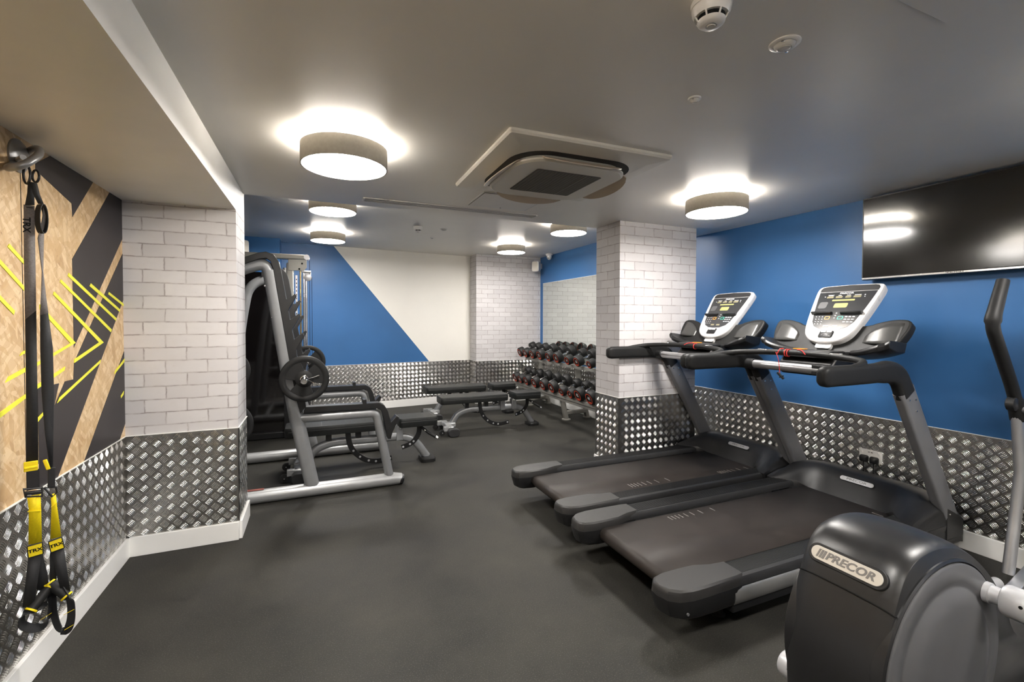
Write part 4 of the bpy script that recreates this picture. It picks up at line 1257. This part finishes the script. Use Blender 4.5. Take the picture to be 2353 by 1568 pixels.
BZ, BXX = .962, -.086
t = thing('barbell', 'chrome barbell racked across the half rack with one plate at each end', 'barbell', (BXX, 4.47, BZ))
m = MB(); m.tube([(0, -.68, 0), (0, .68, 0)], .014, 16); m.build('bar', 'chrome', t)
for s in (-1, 1):
    m = MB(); m.lathe([(.020, .70), (.034, .70), (.034, .715), (.024, .718), (.024, .905), (.020, .912), (.012, .912), (.010, .904), (0, .904)], (0, 0, 0), (0, s, 0), n=28); m.build('sleeve', 'chrome', t, angle=40)
    c = thing('spring_collar', ('wire spring collar holding the near plate on the barbell' if s < 0 else 'wire spring collar on the far end of the barbell'), 'collar', (BXX, 4.47 + s * .80, BZ), 0, 'wire spring collars')
    m = MB(); pts = []
    for k in range(33):
        a = k * PI / 8
        pts.append((.027 * math.cos(a), s * (-.012 + .020 * k / 32), .027 * math.sin(a)))
    pts = [(.095, s * -.02, .022), (.03, s * -.014, .004)] + pts + [(.03, s * .012, -.006), (.09, s * .018, -.04)]
    m.tube(pts, .0028, 8); m.build('spring', 'chrome', c)
    m = MB(); m.tube([(.085, s * -.02, .020), (.102, s * -.02, .024)], .006, 8); m.tube([(.082, s * .017, -.036), (.098, s * .019, -.045)], .006, 8); m.each('finger_tip', 'chrome', c)
weight_plate((BXX, 4.47 - .752, BZ), .172, 'rubber weight plate with hand holes on the near end of the barbell')
weight_plate((BXX, 4.47 + .752, BZ), .172, 'rubber weight plate on the far end of the barbell, partly hidden')
weight_plate((-.606, 4.49 - .66, .63), .172, 'lower stored weight plate showing past the edge of the left pilaster')
weight_plate((-.606, 4.49 - .66, 1.03), .155, 'upper smaller weight plate showing past the edge of the left pilaster')

# ------------------------------------------------------------------ benches
def bench():
    t = thing('weight_bench', 'bench', 'bench', (0, 0, 0), 0, 'adjustable flat benches with black pads')

    def pad(x0, x1, wd, name, z=.455, taper=None):
        m = MB(); n = 10; rings = []
        th = .085
        for z_, k in ((-th, .965), (-th + .01, .99), (-.03, 1.0), (-.012, .992), (0, .955)):
            ring = []
            for x, y in rr((x1 - x0), wd, .035, 4):
                kx = 1 - (1 - k) * wd / (x1 - x0)
                yy = y
                if taper and x > (x1 - x0) / 2 - .05: pass
                ring.append(((x0 + x1) / 2 + x * kx, yy * k, z + z_))
            rings.append(ring)
        m.loft(rings); p = m.build(name, 'vinyl', t, angle=55)
        mm = MB()
        for x in ((x0 + .075), (x0 + .30)) if name == 'back_pad' else (x1 - .035,):
            mm.box((x, 0, z + .0005), (.0025, wd * .93, .0015))
        for s in (-1, 1): mm.box(((x0 + x1) / 2, s * wd * .4985, z - .032), ((x1 - x0) * .93, .0015, .003))
        mm.build('stitching', 'seam', p)
        return p
    pad(0, .885, .285, 'back_pad')
    pad(.985, 1.36, .265, 'seat_pad')
    m = MB()
    m.sweep(fillet([(.15, 0, .075), (.27, 0, .272), (.82, 0, .262), (1.12, 0, .262), (1.275, 0, .035)], [.22, .1, .22], 9), rr(.062, .075, .028, 5), side=(0, 1, 0)); m.build('frame_spine', 'rack_grey', t, angle=50)
    m = MB(); m.bar((.11, -.20, .085), (.11, .20, .085), .075, .055); m.bar((.14, -.05, .095), (.14, .05, .095), .14, .06); m.build('rear_crossbar', 'rack_shine', t, bevel=.012)
    for s in (-1, 1):
        m = MB(); m.loft([[(.125 + x, s * yy, .052 + z) for x, z in rr(.135, .098, .04, 4)] for yy in (.20, .285)]); m.build('end_foot', 'dark_grey', t, bevel=.006)
        m = MB(); m.bar((.02, s * .245 - s * .075, .085), (.10, s * .17, .085), .05, .055); m.build('wheel_bracket', 'rack_shine', t, bevel=.004)
        m = MB(); m.lathe([(.012, -.014), (.034, -.014), (.036, -.008), (.036, .008), (.034, .014), (.012, .014)], (.0, s * .17, .040), (0, 1, 0), n=28); w_ = m.build('wheel', 'black_soft', t, angle=40)
        m = MB(); m.lathe([(0, -.030), (.007, -.029), (.008, -.024)], (.0, s * .17, .044), (0, 1, 0), n=12); m.build('axle_bolt', 'chrome', w_)
    m = MB(); m.loft([[(1.275 + x * k, y * k, z) for x, y in rr(.15, .20, .045, 5)] for z, k in ((0, 1), (.03, 1), (.042, .9))]); m.build('front_foot', 'black_soft', t)
    m = MB(); m.bar((1.235, 0, .125), (1.255, 0, .08), .025, .012); m.build('foot_plate', 'black_plastic', t)
    # hinge brackets
    for x in (.84, 1.00):
        for s in (-1, 1):
            m = MB(); m.prism([(-.032, -.09), (.032, -.09), (.028, .03), (.012, .05), (-.012, .05), (-.028, .03)], (x, s * .042 + .004, .325), (1, 0, 0), (0, 0, 1), .008); b_ = m.build('hinge_bracket', 'rack_grey', t, bevel=.002)
            m = MB(); m.lathe([(0, .012), (.011, .011), (.012, 0)], (x, s * .046, .355), (0, s, 0), n=14); m.build('hinge_bolt', 'chrome', b_)
    m = MB(); m.box((.42, 0, .362), (.60, .06, .02)); m.box((1.16, 0, .362), (.24, .06, .02)); m.each('pad_support', 'black_plastic', t)
    for x in (.36, .62):
        m = MB(); m.bar((x, 0, .29), (x, 0, .365), .05, .05); m.build('rest_block', 'black_plastic', t)
    # curved adjusting sectors with holes

    def arc(pts, name, holes):
        pts = smooth(pts, 5)
        m = MB(); m.sweep(pts, [(-.006, -.024), (.006, -.024), (.006, .024), (-.006, .024)], side=(0, 1, 0)); a_ = m.build(name, 'black_plastic', t, bevel=.002, angle=50)
        m = MB()
        for k in holes:
            p = pts[int(k * (len(pts) - 1))]
            m.lathe([(0, .0082), (.009, .008), (.0105, .006)], p, (0, -1, 0), n=12)
        m.each('pin_hole', 'light_silver', a_)
    arc([(.525, -.03, .36), (.545, -.03, .235), (.60, -.03, .145), (.69, -.03, .078), (.80, -.03, .054), (.925, -.03, .072)], 'backrest_sector', (.33, .5, .64, .79, .97))
    arc([(1.195, -.03, .365), (1.185, -.03, .275), (1.12, -.03, .195), (1.02, -.03, .16)], 'seat_sector', (.62, .78, .97))
    m = MB(); m.tube([(1.21, -.06, .345), (1.27, -.10, .295), (1.345, -.13, .245)], .014, 12); h_ = m.build('adjusting_handle', 'black_soft', t)
    m = MB(); m.tube([(1.335, -.127, .252), (1.352, -.134, .240)], .0165, 12); m.tube([(1.235, -.08, .322), (1.245, -.085, .315)], .0165, 12); m.each('handle_collar', 'chrome', h_)
    return t


b0 = bench()
b0.location = (-.265, 4.50, 0); b0.rotation_euler.z = math.radians(.6)
b0['label'] = 'black padded bench standing inside the half rack'
dup(b0, (1.385, 5.52, 0), math.radians(-.5), 'nearer of the two black benches beside the dumbbell rack')
dup(b0, (1.40, 6.39, 0), math.radians(-.5), 'farther black bench in front of the cream wall')

# ------------------------------------------------------------------ cable machine with smoked shroud
t = thing('cable_machine', 'tall silver cable machine with a smoked shroud behind the half rack', 'exercise machine', (-.36, 6.05, 0))
m = MB(); m.box((-.24, 0, 1.0), (.50, .012, 1.92)); m.build('smoked_shroud', 'acrylic', t, bevel=.003, label='dark glossy shroud panel')
m = MB(); m.tube([(.02, -.02, 0), (.02, -.02, 2.02)], .022, 16); m.build('shroud_post', 'rack_shine', t)
m = MB(); m.box((.07, .0, 1.04), (.07, .10, 2.08)); m.build('tower', 'taupe_steel', t, bevel=.012)
m = MB(); m.box((-.22, .0, 2.155), (1.0, .09, .06)); m.build('top_beam', 'taupe_steel', t, bevel=.012)
m = MB(); m.tube([(.255, -.06, 2.155), (.255, .06, 2.155)], .032, 16); m.build('beam_cap', 'light_silver', t)
m = MB(); m.prism([(.055, 1.99), (.225, 1.99), (.255, 2.03), (.255, 2.12), (.055, 2.12)], (0, -.05, 0), (1, 0, 0), (0, 0, 1), .012); br_ = m.build('pulley_bracket', 'taupe_steel', t, bevel=.003)
m = MB()
for x, z in ((.205, 2.075), (.175, 2.01)): m.lathe([(0, .01), (.010, .008), (.011, 0)], (x, -.063, z), (0, -1, 0), n=14)
m.each('bolt', 'ink', br_)
for x, r_, k, y in ((.105, .010, 'chrome', .02), (.185, .0105, 'brass', -.02), (.222, .012, 'chrome', 0), (.245, .016, 'chrome', .03)):
    m = MB(); m.tube([(x, y, .10), (x, y, 2.0)], r_, 14); m.build('guide_rod', k, t)
m = MB(); m.box((.14, .02, 1.55), (.022, .012, .78)); m.build('height_scale', 'silver', t)
m = MB()
for k in range(16): m.box((.14, .013, 1.20 + k * .046), (.010, .002, .016))
m.build('scale_marks', 'ink', t.children[-1])
m = MB(); m.lathe([(.035, -.012), (.042, -.008), (.030, 0), (.042, .008), (.035, .012)], (.265, -.02, 1.915), (0, 1, 0), n=28); m.build('pulley', 'light_silver', t, angle=40)
m = MB(); m.box((.262, .01, 1.935), (.08, .03, .10)); m.tube([(.20, -.02, 1.985), (.30, -.02, 1.985)], .014, 12); m.each('pulley_carriage', 'light_silver', t, bevel=.006)
m = MB(); m.tube([(.285, -.02, .30), (.285, -.02, 2.12)], .0028, 6); m.tube([(.31, -.02, .30), (.31, -.02, 1.92)], .0028, 6); m.each('cable', 'ink', t)
m = MB(); m.box((.14, .0, .35), (.28, .22, .50)); m.build('weight_stack', 'black_plastic', t, bevel=.004)
m = MB(); m.box((-.10, .06, .04), (.80, .24, .08)); m.build('base', 'black_plastic', t, bevel=.012)
m = MB(); m.box((.08, -.06, .17), (.09, .05, .22)); m.build('base_guard', 'taupe_steel', t, bevel=.008)

# ------------------------------------------------------------------ dumbbell rack
t = thing('dumbbell_rack', 'taupe two-tier dumbbell rack against the mirror wall', 'dumbbell rack', (3.40, 5.75, 0))
Y0, Y1 = -1.42, 1.22
tilt = math.atan2(.095, .23)
for z, x in ((.372, -.285), (.765, -.085)):
    for i, off_ in enumerate((-.05, .12)):
        zz = z + (off_ + .05) * math.tan(tilt) * 1.0
        m = MB(); m.bar((x + off_, Y0, zz), (x + off_, Y1, zz), .045, .05, ); m.build('tier_rail', 'taupe_steel', t, bevel=.004)
for y in (-1.20, -.17, 1.03):
    m = MB(); m.sweep([(-.165, y, .012), (-.245, y, .36)], rr(.06, .07, .022, 4), side=(0, 1, 0)); m.build('front_leg', 'taupe_steel', t, angle=50)
    m = MB(); m.sweep([(.20, y + .03, .012), (.08, y + .03, .46), (.01, y + .03, .78)], rr(.06, .07, .022, 4), side=(0, 1, 0)); m.build('rear_leg', 'taupe_steel', t, angle=50)
    m = MB(); m.bar((-.18, y, .10), (.18, y + .02, .10), .05, .05); m.bar((-.26, y, .375), (.07, y + .02, .46), .05, .05); m.bar((-.12, y, .77), (.03, y, .80), .05, .05); m.each('brace', 'taupe_steel', t, bevel=.006)
    for x in (-.165, .20):
        m = MB(); m.lathe([(.062, 0), (.062, .012), (.045, .018)], (x, y + (.03 if x > 0 else 0), 0), n=28); m.build('foot_disc', 'taupe_steel', t, angle=40)
m = MB(); m.box((-.325, -.1, .345), (.012, 2.64, .085), Matrix.Rotation(.12, 3, 'Y')); m.build('front_panel', 'taupe_steel', t, bevel=.002)


def dumbbell():
    t = thing('dumbbell', 'dumbbell', 'dumbbell', (0, 0, 0), 0, 'black rubber dumbbells with red rings')
    r, L = .081, .100
    for s in (-1, 1):
        m = MB(); m.lathe([(.018, s * .062), (r * .70, s * .062), (r * .93, s * .070), (r, s * .085), (r, s * (.062 + L - .02)), (r * .94, s * (.062 + L - .006)), (r * .80, s * (.062 + L)), (r * .74, s * (.062 + L - .003)), (0, s * (.062 + L - .003))], (0, 0, 0), (1, 0, 0), n=36)
        h = m.build('head', 'black_soft', t, angle=35)
        xx = s * (.062 + L - .002)
        m = MB(); m.lathe([(r * .66, xx), (r * .66, xx + s * .0012), (r * .76, xx + s * .0012), (r * .76, xx), (r * .66, xx)], (0, 0, 0), (1, 0, 0), n=36); m.build('red_ring', 'red_ring', h)
        m = MB(); m.prism([(r * .64 * math.cos(a), r * .64 * math.sin(a)) for a in [(-.45 + PI * 1.5) + .9 * k / 8 for k in range(9)]] + [(r * .30, -r * .42), (-r * .30, -r * .42)], (xx - .0004, 0, 0), (0, 1, 0), (0, 0, 1), .0012); m.build('red_flash', 'red_ring', h)
    m = MB(); m.tube([(x, 0, 0) for x in (-.064, -.05, -.045, -.025, 0, .025, .045, .05, .064)], .0165, 18, scales=[1.35, 1.35, .85, .95, 1.08, .95, .85, 1.35, 1.35]); m.build('handle', 'chrome', t, angle=50)
    return t


base = dumbbell()
ORD = ['first', 'second', 'third', 'fourth', 'fifth', 'sixth', 'seventh', 'eighth', 'ninth', 'tenth', 'eleventh']
tiers = (
    ('upper', 3.185, .869, [(7.00, 1.0), (6.78, 1.0), (6.53, 1.03), (6.27, 1.06), (5.98, 1.0), (5.73, 1.04), (5.42, .84), (5.17, .92), (4.87, .74), (4.62, .74)], ['22', '24', '26', '28', '20', '18', '14', '16', '10', '8']),
    ('lower', 3.015, .474, [(6.80, 1.0), (6.61, .92), (6.38, 1.0), (6.10, 1.06), (5.82, 1.03), (5.55, 1.08), (5.27, .80), (5.05, .80), (4.86, 1.10), (4.60, 1.10)], ['30', '32', '34', '36', '38', '40', '6', '4', '42', '44']),
)
first = True
for nm, X, Z, spots, nums in tiers:
    for k, ((y, sc), num) in enumerate(zip(spots, nums)):
        small = 'small ' if sc < .9 else ('large ' if sc > 1.05 else '')
        lab = f'{small}black rubber dumbbell, {ORD[k]} from the back wall on the {nm} tier'
        if first: d_ = base; first = False
        else: d_ = dup(base, (0, 0, 0))
        d_['label'] = lab
        d_.location = (X + .11, y, Z + .045 + (sc - 1) * .05)
        d_.rotation_euler = (0, -tilt * .95, 0)
        d_.scale = (1, sc, sc)
nums_all = [n for tr in tiers for n in tr[4]]
dbs = [o for o in SC.objects if o.name.startswith('dumbbell') and o.get('category') == 'dumbbell']
dbs.sort(key=lambda o: o['label'])
look = {}
for nm, X, Z, spots, nums in tiers:
    for k, num in enumerate(nums): look[(nm, ORD[k])] = num
for d_ in dbs:
    nm = 'upper' if 'upper' in d_['label'] else 'lower'
    od = d_['label'].split(', ')[1].split(' ')[0]
    hd = [c for c in d_.children if c.name.startswith('head')][0]
    tx = text(look[(nm, od)], .055, (-.1605, 0, .004), (0, -1, 0), (0, 0, 1), 'label_white', hd, 'weight_number', .0006, sx=.8, bold=.0012)

# ------------------------------------------------------------------ suspension trainer on its bracket
K = 1.0556
TX, TY = -.95, 2.196
WD = Vector((.91777, .39711, 0)); ND = Vector((.39711, -.91777, 0))
br_t = thing('wall_anchor', 'grey cast wall bracket with a ring holding the yellow and black trainer', 'bracket', (XL, 2.33, 2.02))
m = MB()
m.lathe([(.062, 0), (.062, .006), (.05, .016), (.03, .022), (0, .024)], (0, 0, 0), (1, 0, 0), n=36); m.build('wall_plate', 'cast', br_t, angle=40)
ring = smooth([(.010, .03, .02), (.045, .012, .036), (.085, -.05, .018), (.112, -.125, -.025), (.095, -.17, -.072), (.055, -.165, -.088), (.022, -.10, -.070), (.010, -.03, -.035)], 6, True)
m = MB(); m.tube(ring, .0125, 14, closed=True); m.build('ring', 'cast', br_t)
m = MB(); m.tube([(.012, -.02, -.02), (.050, -.10, -.038), (.088, -.162, -.046)], .009, 12); m.build('cross_arm', 'cast', br_t)

t = thing('suspension_trainer', 'black and yellow suspension trainer straps hanging on the strand board wall', 'suspension trainer', (TX, TY, 0), math.atan2(WD.y, WD.x))
# local frame: x along the strap width, y away from the camera, z up


def T(s_, z, d=0.0): return Vector((s_ * K, d, 1.4 + (z - 1.4) * K))


def ribbon(name, mt, L, R, depth=None, parent=None, th=.0022):
    m = MB(); n = len(L); rows = []
    for i, (l, r) in enumerate(zip(L, R)):
        d = depth[i] if depth else (0, 0)
        if not isinstance(d, (tuple, list)): d = (d, d)
        rows.append((T(*l, d[0]), T(*r, d[1])))
    m.grid(rows); o = m.build(name, mt, parent or t, angle=60)
    sd = o.modifiers.new('solid', 'SOLIDIFY'); sd.thickness = th; sd.offset = 0
    return o


m = MB()
for s0, z0, z1 in ((-.003, 1.925, 1.862), (.018, 1.913, 1.872)):
    pts = [T(s0 + .008 * math.cos(a), (z0 + z1) / 2 + (z0 - z1) / 2 * math.sin(a), -.012 * math.cos(a)) for a in [k * PI / 8 for k in range(16)]]
    m.tube(pts, .0038, 8, closed=True)
m.each('carabiner', 'black_plastic', t)
ribbon('anchor_webbing', 'strap_black', [(-.001, 1.868), (-.003, 1.83), (-.009, 1.788)], [(.012, 1.868), (.014, 1.83), (.014, 1.792)], [-.004] * 3)
ribbon('anchor_webbing', 'strap_black', [(.004, 1.869), (.010, 1.83), (.022, 1.797)], [(.021, 1.867), (.027, 1.83), (.036, 1.799)], [-.010, -.012, -.012])
s1 = ribbon('main_strap', 'strap_grey', [(-.012, 1.790), (-.014, 1.60), (-.014, 1.40)], [(.014, 1.790), (.0135, 1.60), (.013, 1.432)], [-.002] * 3)
ribbon('main_strap_lower', 'strap_black', [(-.014, 1.40), (-.0155, 1.15), (-.018, .90)], [(.013, 1.432), (.012, 1.15), (.011, .90)], [-.002] * 3)
text('TRX', .027, T(-.0065, 1.722, -.0045), (0, 0, -1), (1, 0, 0), 'ink', s1, 'strap_lettering', .0004, sx=1.05, bold=.0006)
text('I', .024, T(.001, 1.782, -.0045), (0, 0, -1), (1, 0, 0), 'ink', s1, 'strap_lettering', .0004)
# the loop that equalises the two straps
m = MB(); pts = [T(.030 + .010 * math.cos(a), 1.748 + .05 * math.sin(a), -.006 + .006 * math.cos(a)) for a in [k * PI / 12 for k in range(24)]]
m.sweep(pts, [(-.012, -.0012), (.012, -.0012), (.012, .0012), (-.012, .0012)], side=(.55, -.83, 0), closed=True); m.build('equaliser_loop', 'strap_black', t)
ribbon('second_strap', 'strap_grey', [(.035, 1.79), (.030, 1.74), (.020, 1.68), (.0285, 1.567), (.025, 1.48), (.022, 1.415)], [(.040, 1.76), (.0385, 1.74), (.0345, 1.69), (.0310, 1.567), (.037, 1.48), (.0415, 1.424)],
       [(-.002, -.006), (-.006, .0), (-.004, .006), (-.004, .008), (-.010, .008), (-.008, .004)])
ribbon('second_strap_lower', 'strap_black', [(.022, 1.415), (.0205, 1.30), (.0215, 1.15), (.028, 1.0), (.0385, .88)], [(.0415, 1.424), (.0515, 1.30), (.052, 1.15), (.048, 1.0), (.0455, .88)], [(-.008, .004), (-.004, .002), (-.002, .002), (-.006, .006), (-.010, .010)])
m = MB(); m.box(T(-.0075, .897, -.006), (.036, .006, .036)); m.box(T(-.0075, .893, -.010), (.034, .006, .008)); m.build('yellow_tab', 'strap_yellow', t, bevel=.002)
m = MB(); m.bar(T(.026, .912, -.006), T(.035, .876, -.006), .012, .014, (0, 1, 0)); m.build('yellow_tab', 'strap_yellow', t, bevel=.003)
m = MB(); m.box(T(-.003, .849, -.004), (.033, .009, .072)); m.build('folded_webbing', 'strap_black', t, bevel=.002)
m = MB(); m.bar(T(.043, .880, -.004), T(.041, .812, -.004), .020, .012, (0, 1, 0)); m.build('folded_webbing', 'strap_black', t, bevel=.002)


def frame_(name, pts, r=.0035):
    m = MB(); m.tube([T(*p) for p in pts], r, 8, closed=True); return m.build(name, 'black_plastic', t)


frame_('cam_buckle', [(-.026, .822, -.006), (.018, .816, -.006), (.018, .788, -.010), (-.021, .796, -.010)], .0046)
m = MB(); m.bar(T(-.024, .808, -.008), T(.017, .803, -.008), .012, .020, (0, 1, 0)); cb = m.build('cam_buckle_body', 'black_plastic', t, bevel=.003)
frame_('cam_buckle', [(.023, .814, -.006), (.052, .808, -.006), (.054, .790, -.008), (.043, .779, -.010)], .0042)
ribbon('lower_strap', 'strap_yellow', [(-.018, .797), (-.0145, .745), (-.017, .628)], [(.0145, .797), (.0150, .745), (.0155, .622)], [-.012, -.006, -.004])
ribbon('lower_strap', 'strap_yellow', [(.039, .787), (.040, .745), (.036, .628)], [(.0515, .789), (.054, .745), (.0635, .628)], [-.010, -.006, -.004])
m = MB(); m.bar(T(-.017, .744, -.009), T(.015, .737, -.009), .003, .004, (0, 1, 0)); m.bar(T(.040, .742, -.009), T(.054, .752, -.009), .003, .004, (0, 1, 0)); m.each('strap_fold', 'strap_yellow', t)
for c_, w_, rot in (((-.001, .605), .041, .05), ((.0505, .605), .039, .16)):
    R = Matrix.Rotation(-rot, 3, 'Y')
    o_ = T(*c_, -.008)
    m = MB(); m.box(o_, (w_, .007, .046), R); tg = m.build('label_frame', 'black_plastic', t, bevel=.002)
    m = MB(); m.box(o_ + Vector((0, -.0036, 0)), (w_ - .006, .001, .039), R); m.build('label_patch', 'strap_yellow', tg)
    text('TRX', .0165, o_ + Vector((0, -.0045, 0)), R @ Vector((1, 0, 0)), R @ Vector((0, 0, 1)), 'ink', tg, 'label_lettering', .0003, sx=1.15, bold=.0006)
ribbon('handle_strap', 'strap_black', [(-.018, .588), (-.026, .50), (-.034, .42)], [(.014, .582), (.004, .50), (-.006, .412)], [-.006, -.008, -.010])
ribbon('handle_strap', 'strap_black', [(.004, .580), (.001, .50), (.001, .455)], [(.017, .578), (.028, .50), (.031, .440)], [.004, .012, .014])
ribbon('handle_strap', 'strap_black', [(.037, .585), (.049, .50), (.062, .42)], [(.0695, .588), (.077, .50), (.084, .418)], [-.006, -.008, -.010])
ribbon('handle_strap', 'strap_black', [(.034, .578), (.033, .52), (.033, .465)], [(.050, .578), (.053, .52), (.049, .470)], [.004, .010, .014])


def grip(a, b):
    A, B = T(*a), T(*b)
    m = MB(); m.tube([A, A.lerp(B, .5), B], .0155, 18, scales=[1, 1.06, 1]); g = m.build('foam_grip', 'black_soft', t)
    d = (B - A).normalized()
    m = MB()
    for p, q in ((A, -1), (B, 1)): m.tube([p, p + d * q * .006], .019, 18)
    m.each('grip_end', 'strap_yellow', g)


grip((-.012, .405, -.012), (.029, .450, .016))
grip((.036, .462, .018), (.072, .414, -.012))


def cradle(pts, wdt, sd):
    m = MB(); P = smooth([T(*p) for p in pts], 5, True)
    m.sweep(P, [(-wdt, -.0016), (wdt, -.0016), (wdt, .0016), (-wdt, .0016)], side=sd, closed=True); c_ = m.build('foot_cradle', 'strap_black', t)
    return c_


cradle([(-.026, .402, -.02), (-.036, .372, -.026), (-.012, .338, -.012), (.014, .328, .010), (.033, .352, .03), (.034, .42, .03), (.018, .40, .012)], .016, (.45, .8, .25))
cradle([(.072, .412, -.022), (.083, .392, -.022), (.084, .330, -.016), (.074, .286, .0), (.054, .290, .022), (.042, .345, .034), (.040, .42, .030), (.050, .45, .014)], .016, (.6, -.8, 0))
m = MB()
m.bar(T(.064, .356, -.030), T(.092, .366, -.036), .0012, .0014, (0, 1, 0)); m.bar(T(.066, .300, -.028), T(.090, .309, -.030), .0012, .0014, (0, 1, 0)); m.bar(T(.008, .352, .0), T(.036, .360, .010), .0012, .0014, (0, 1, 0))
m.each('stitch_line', 'strap_yellow', t)
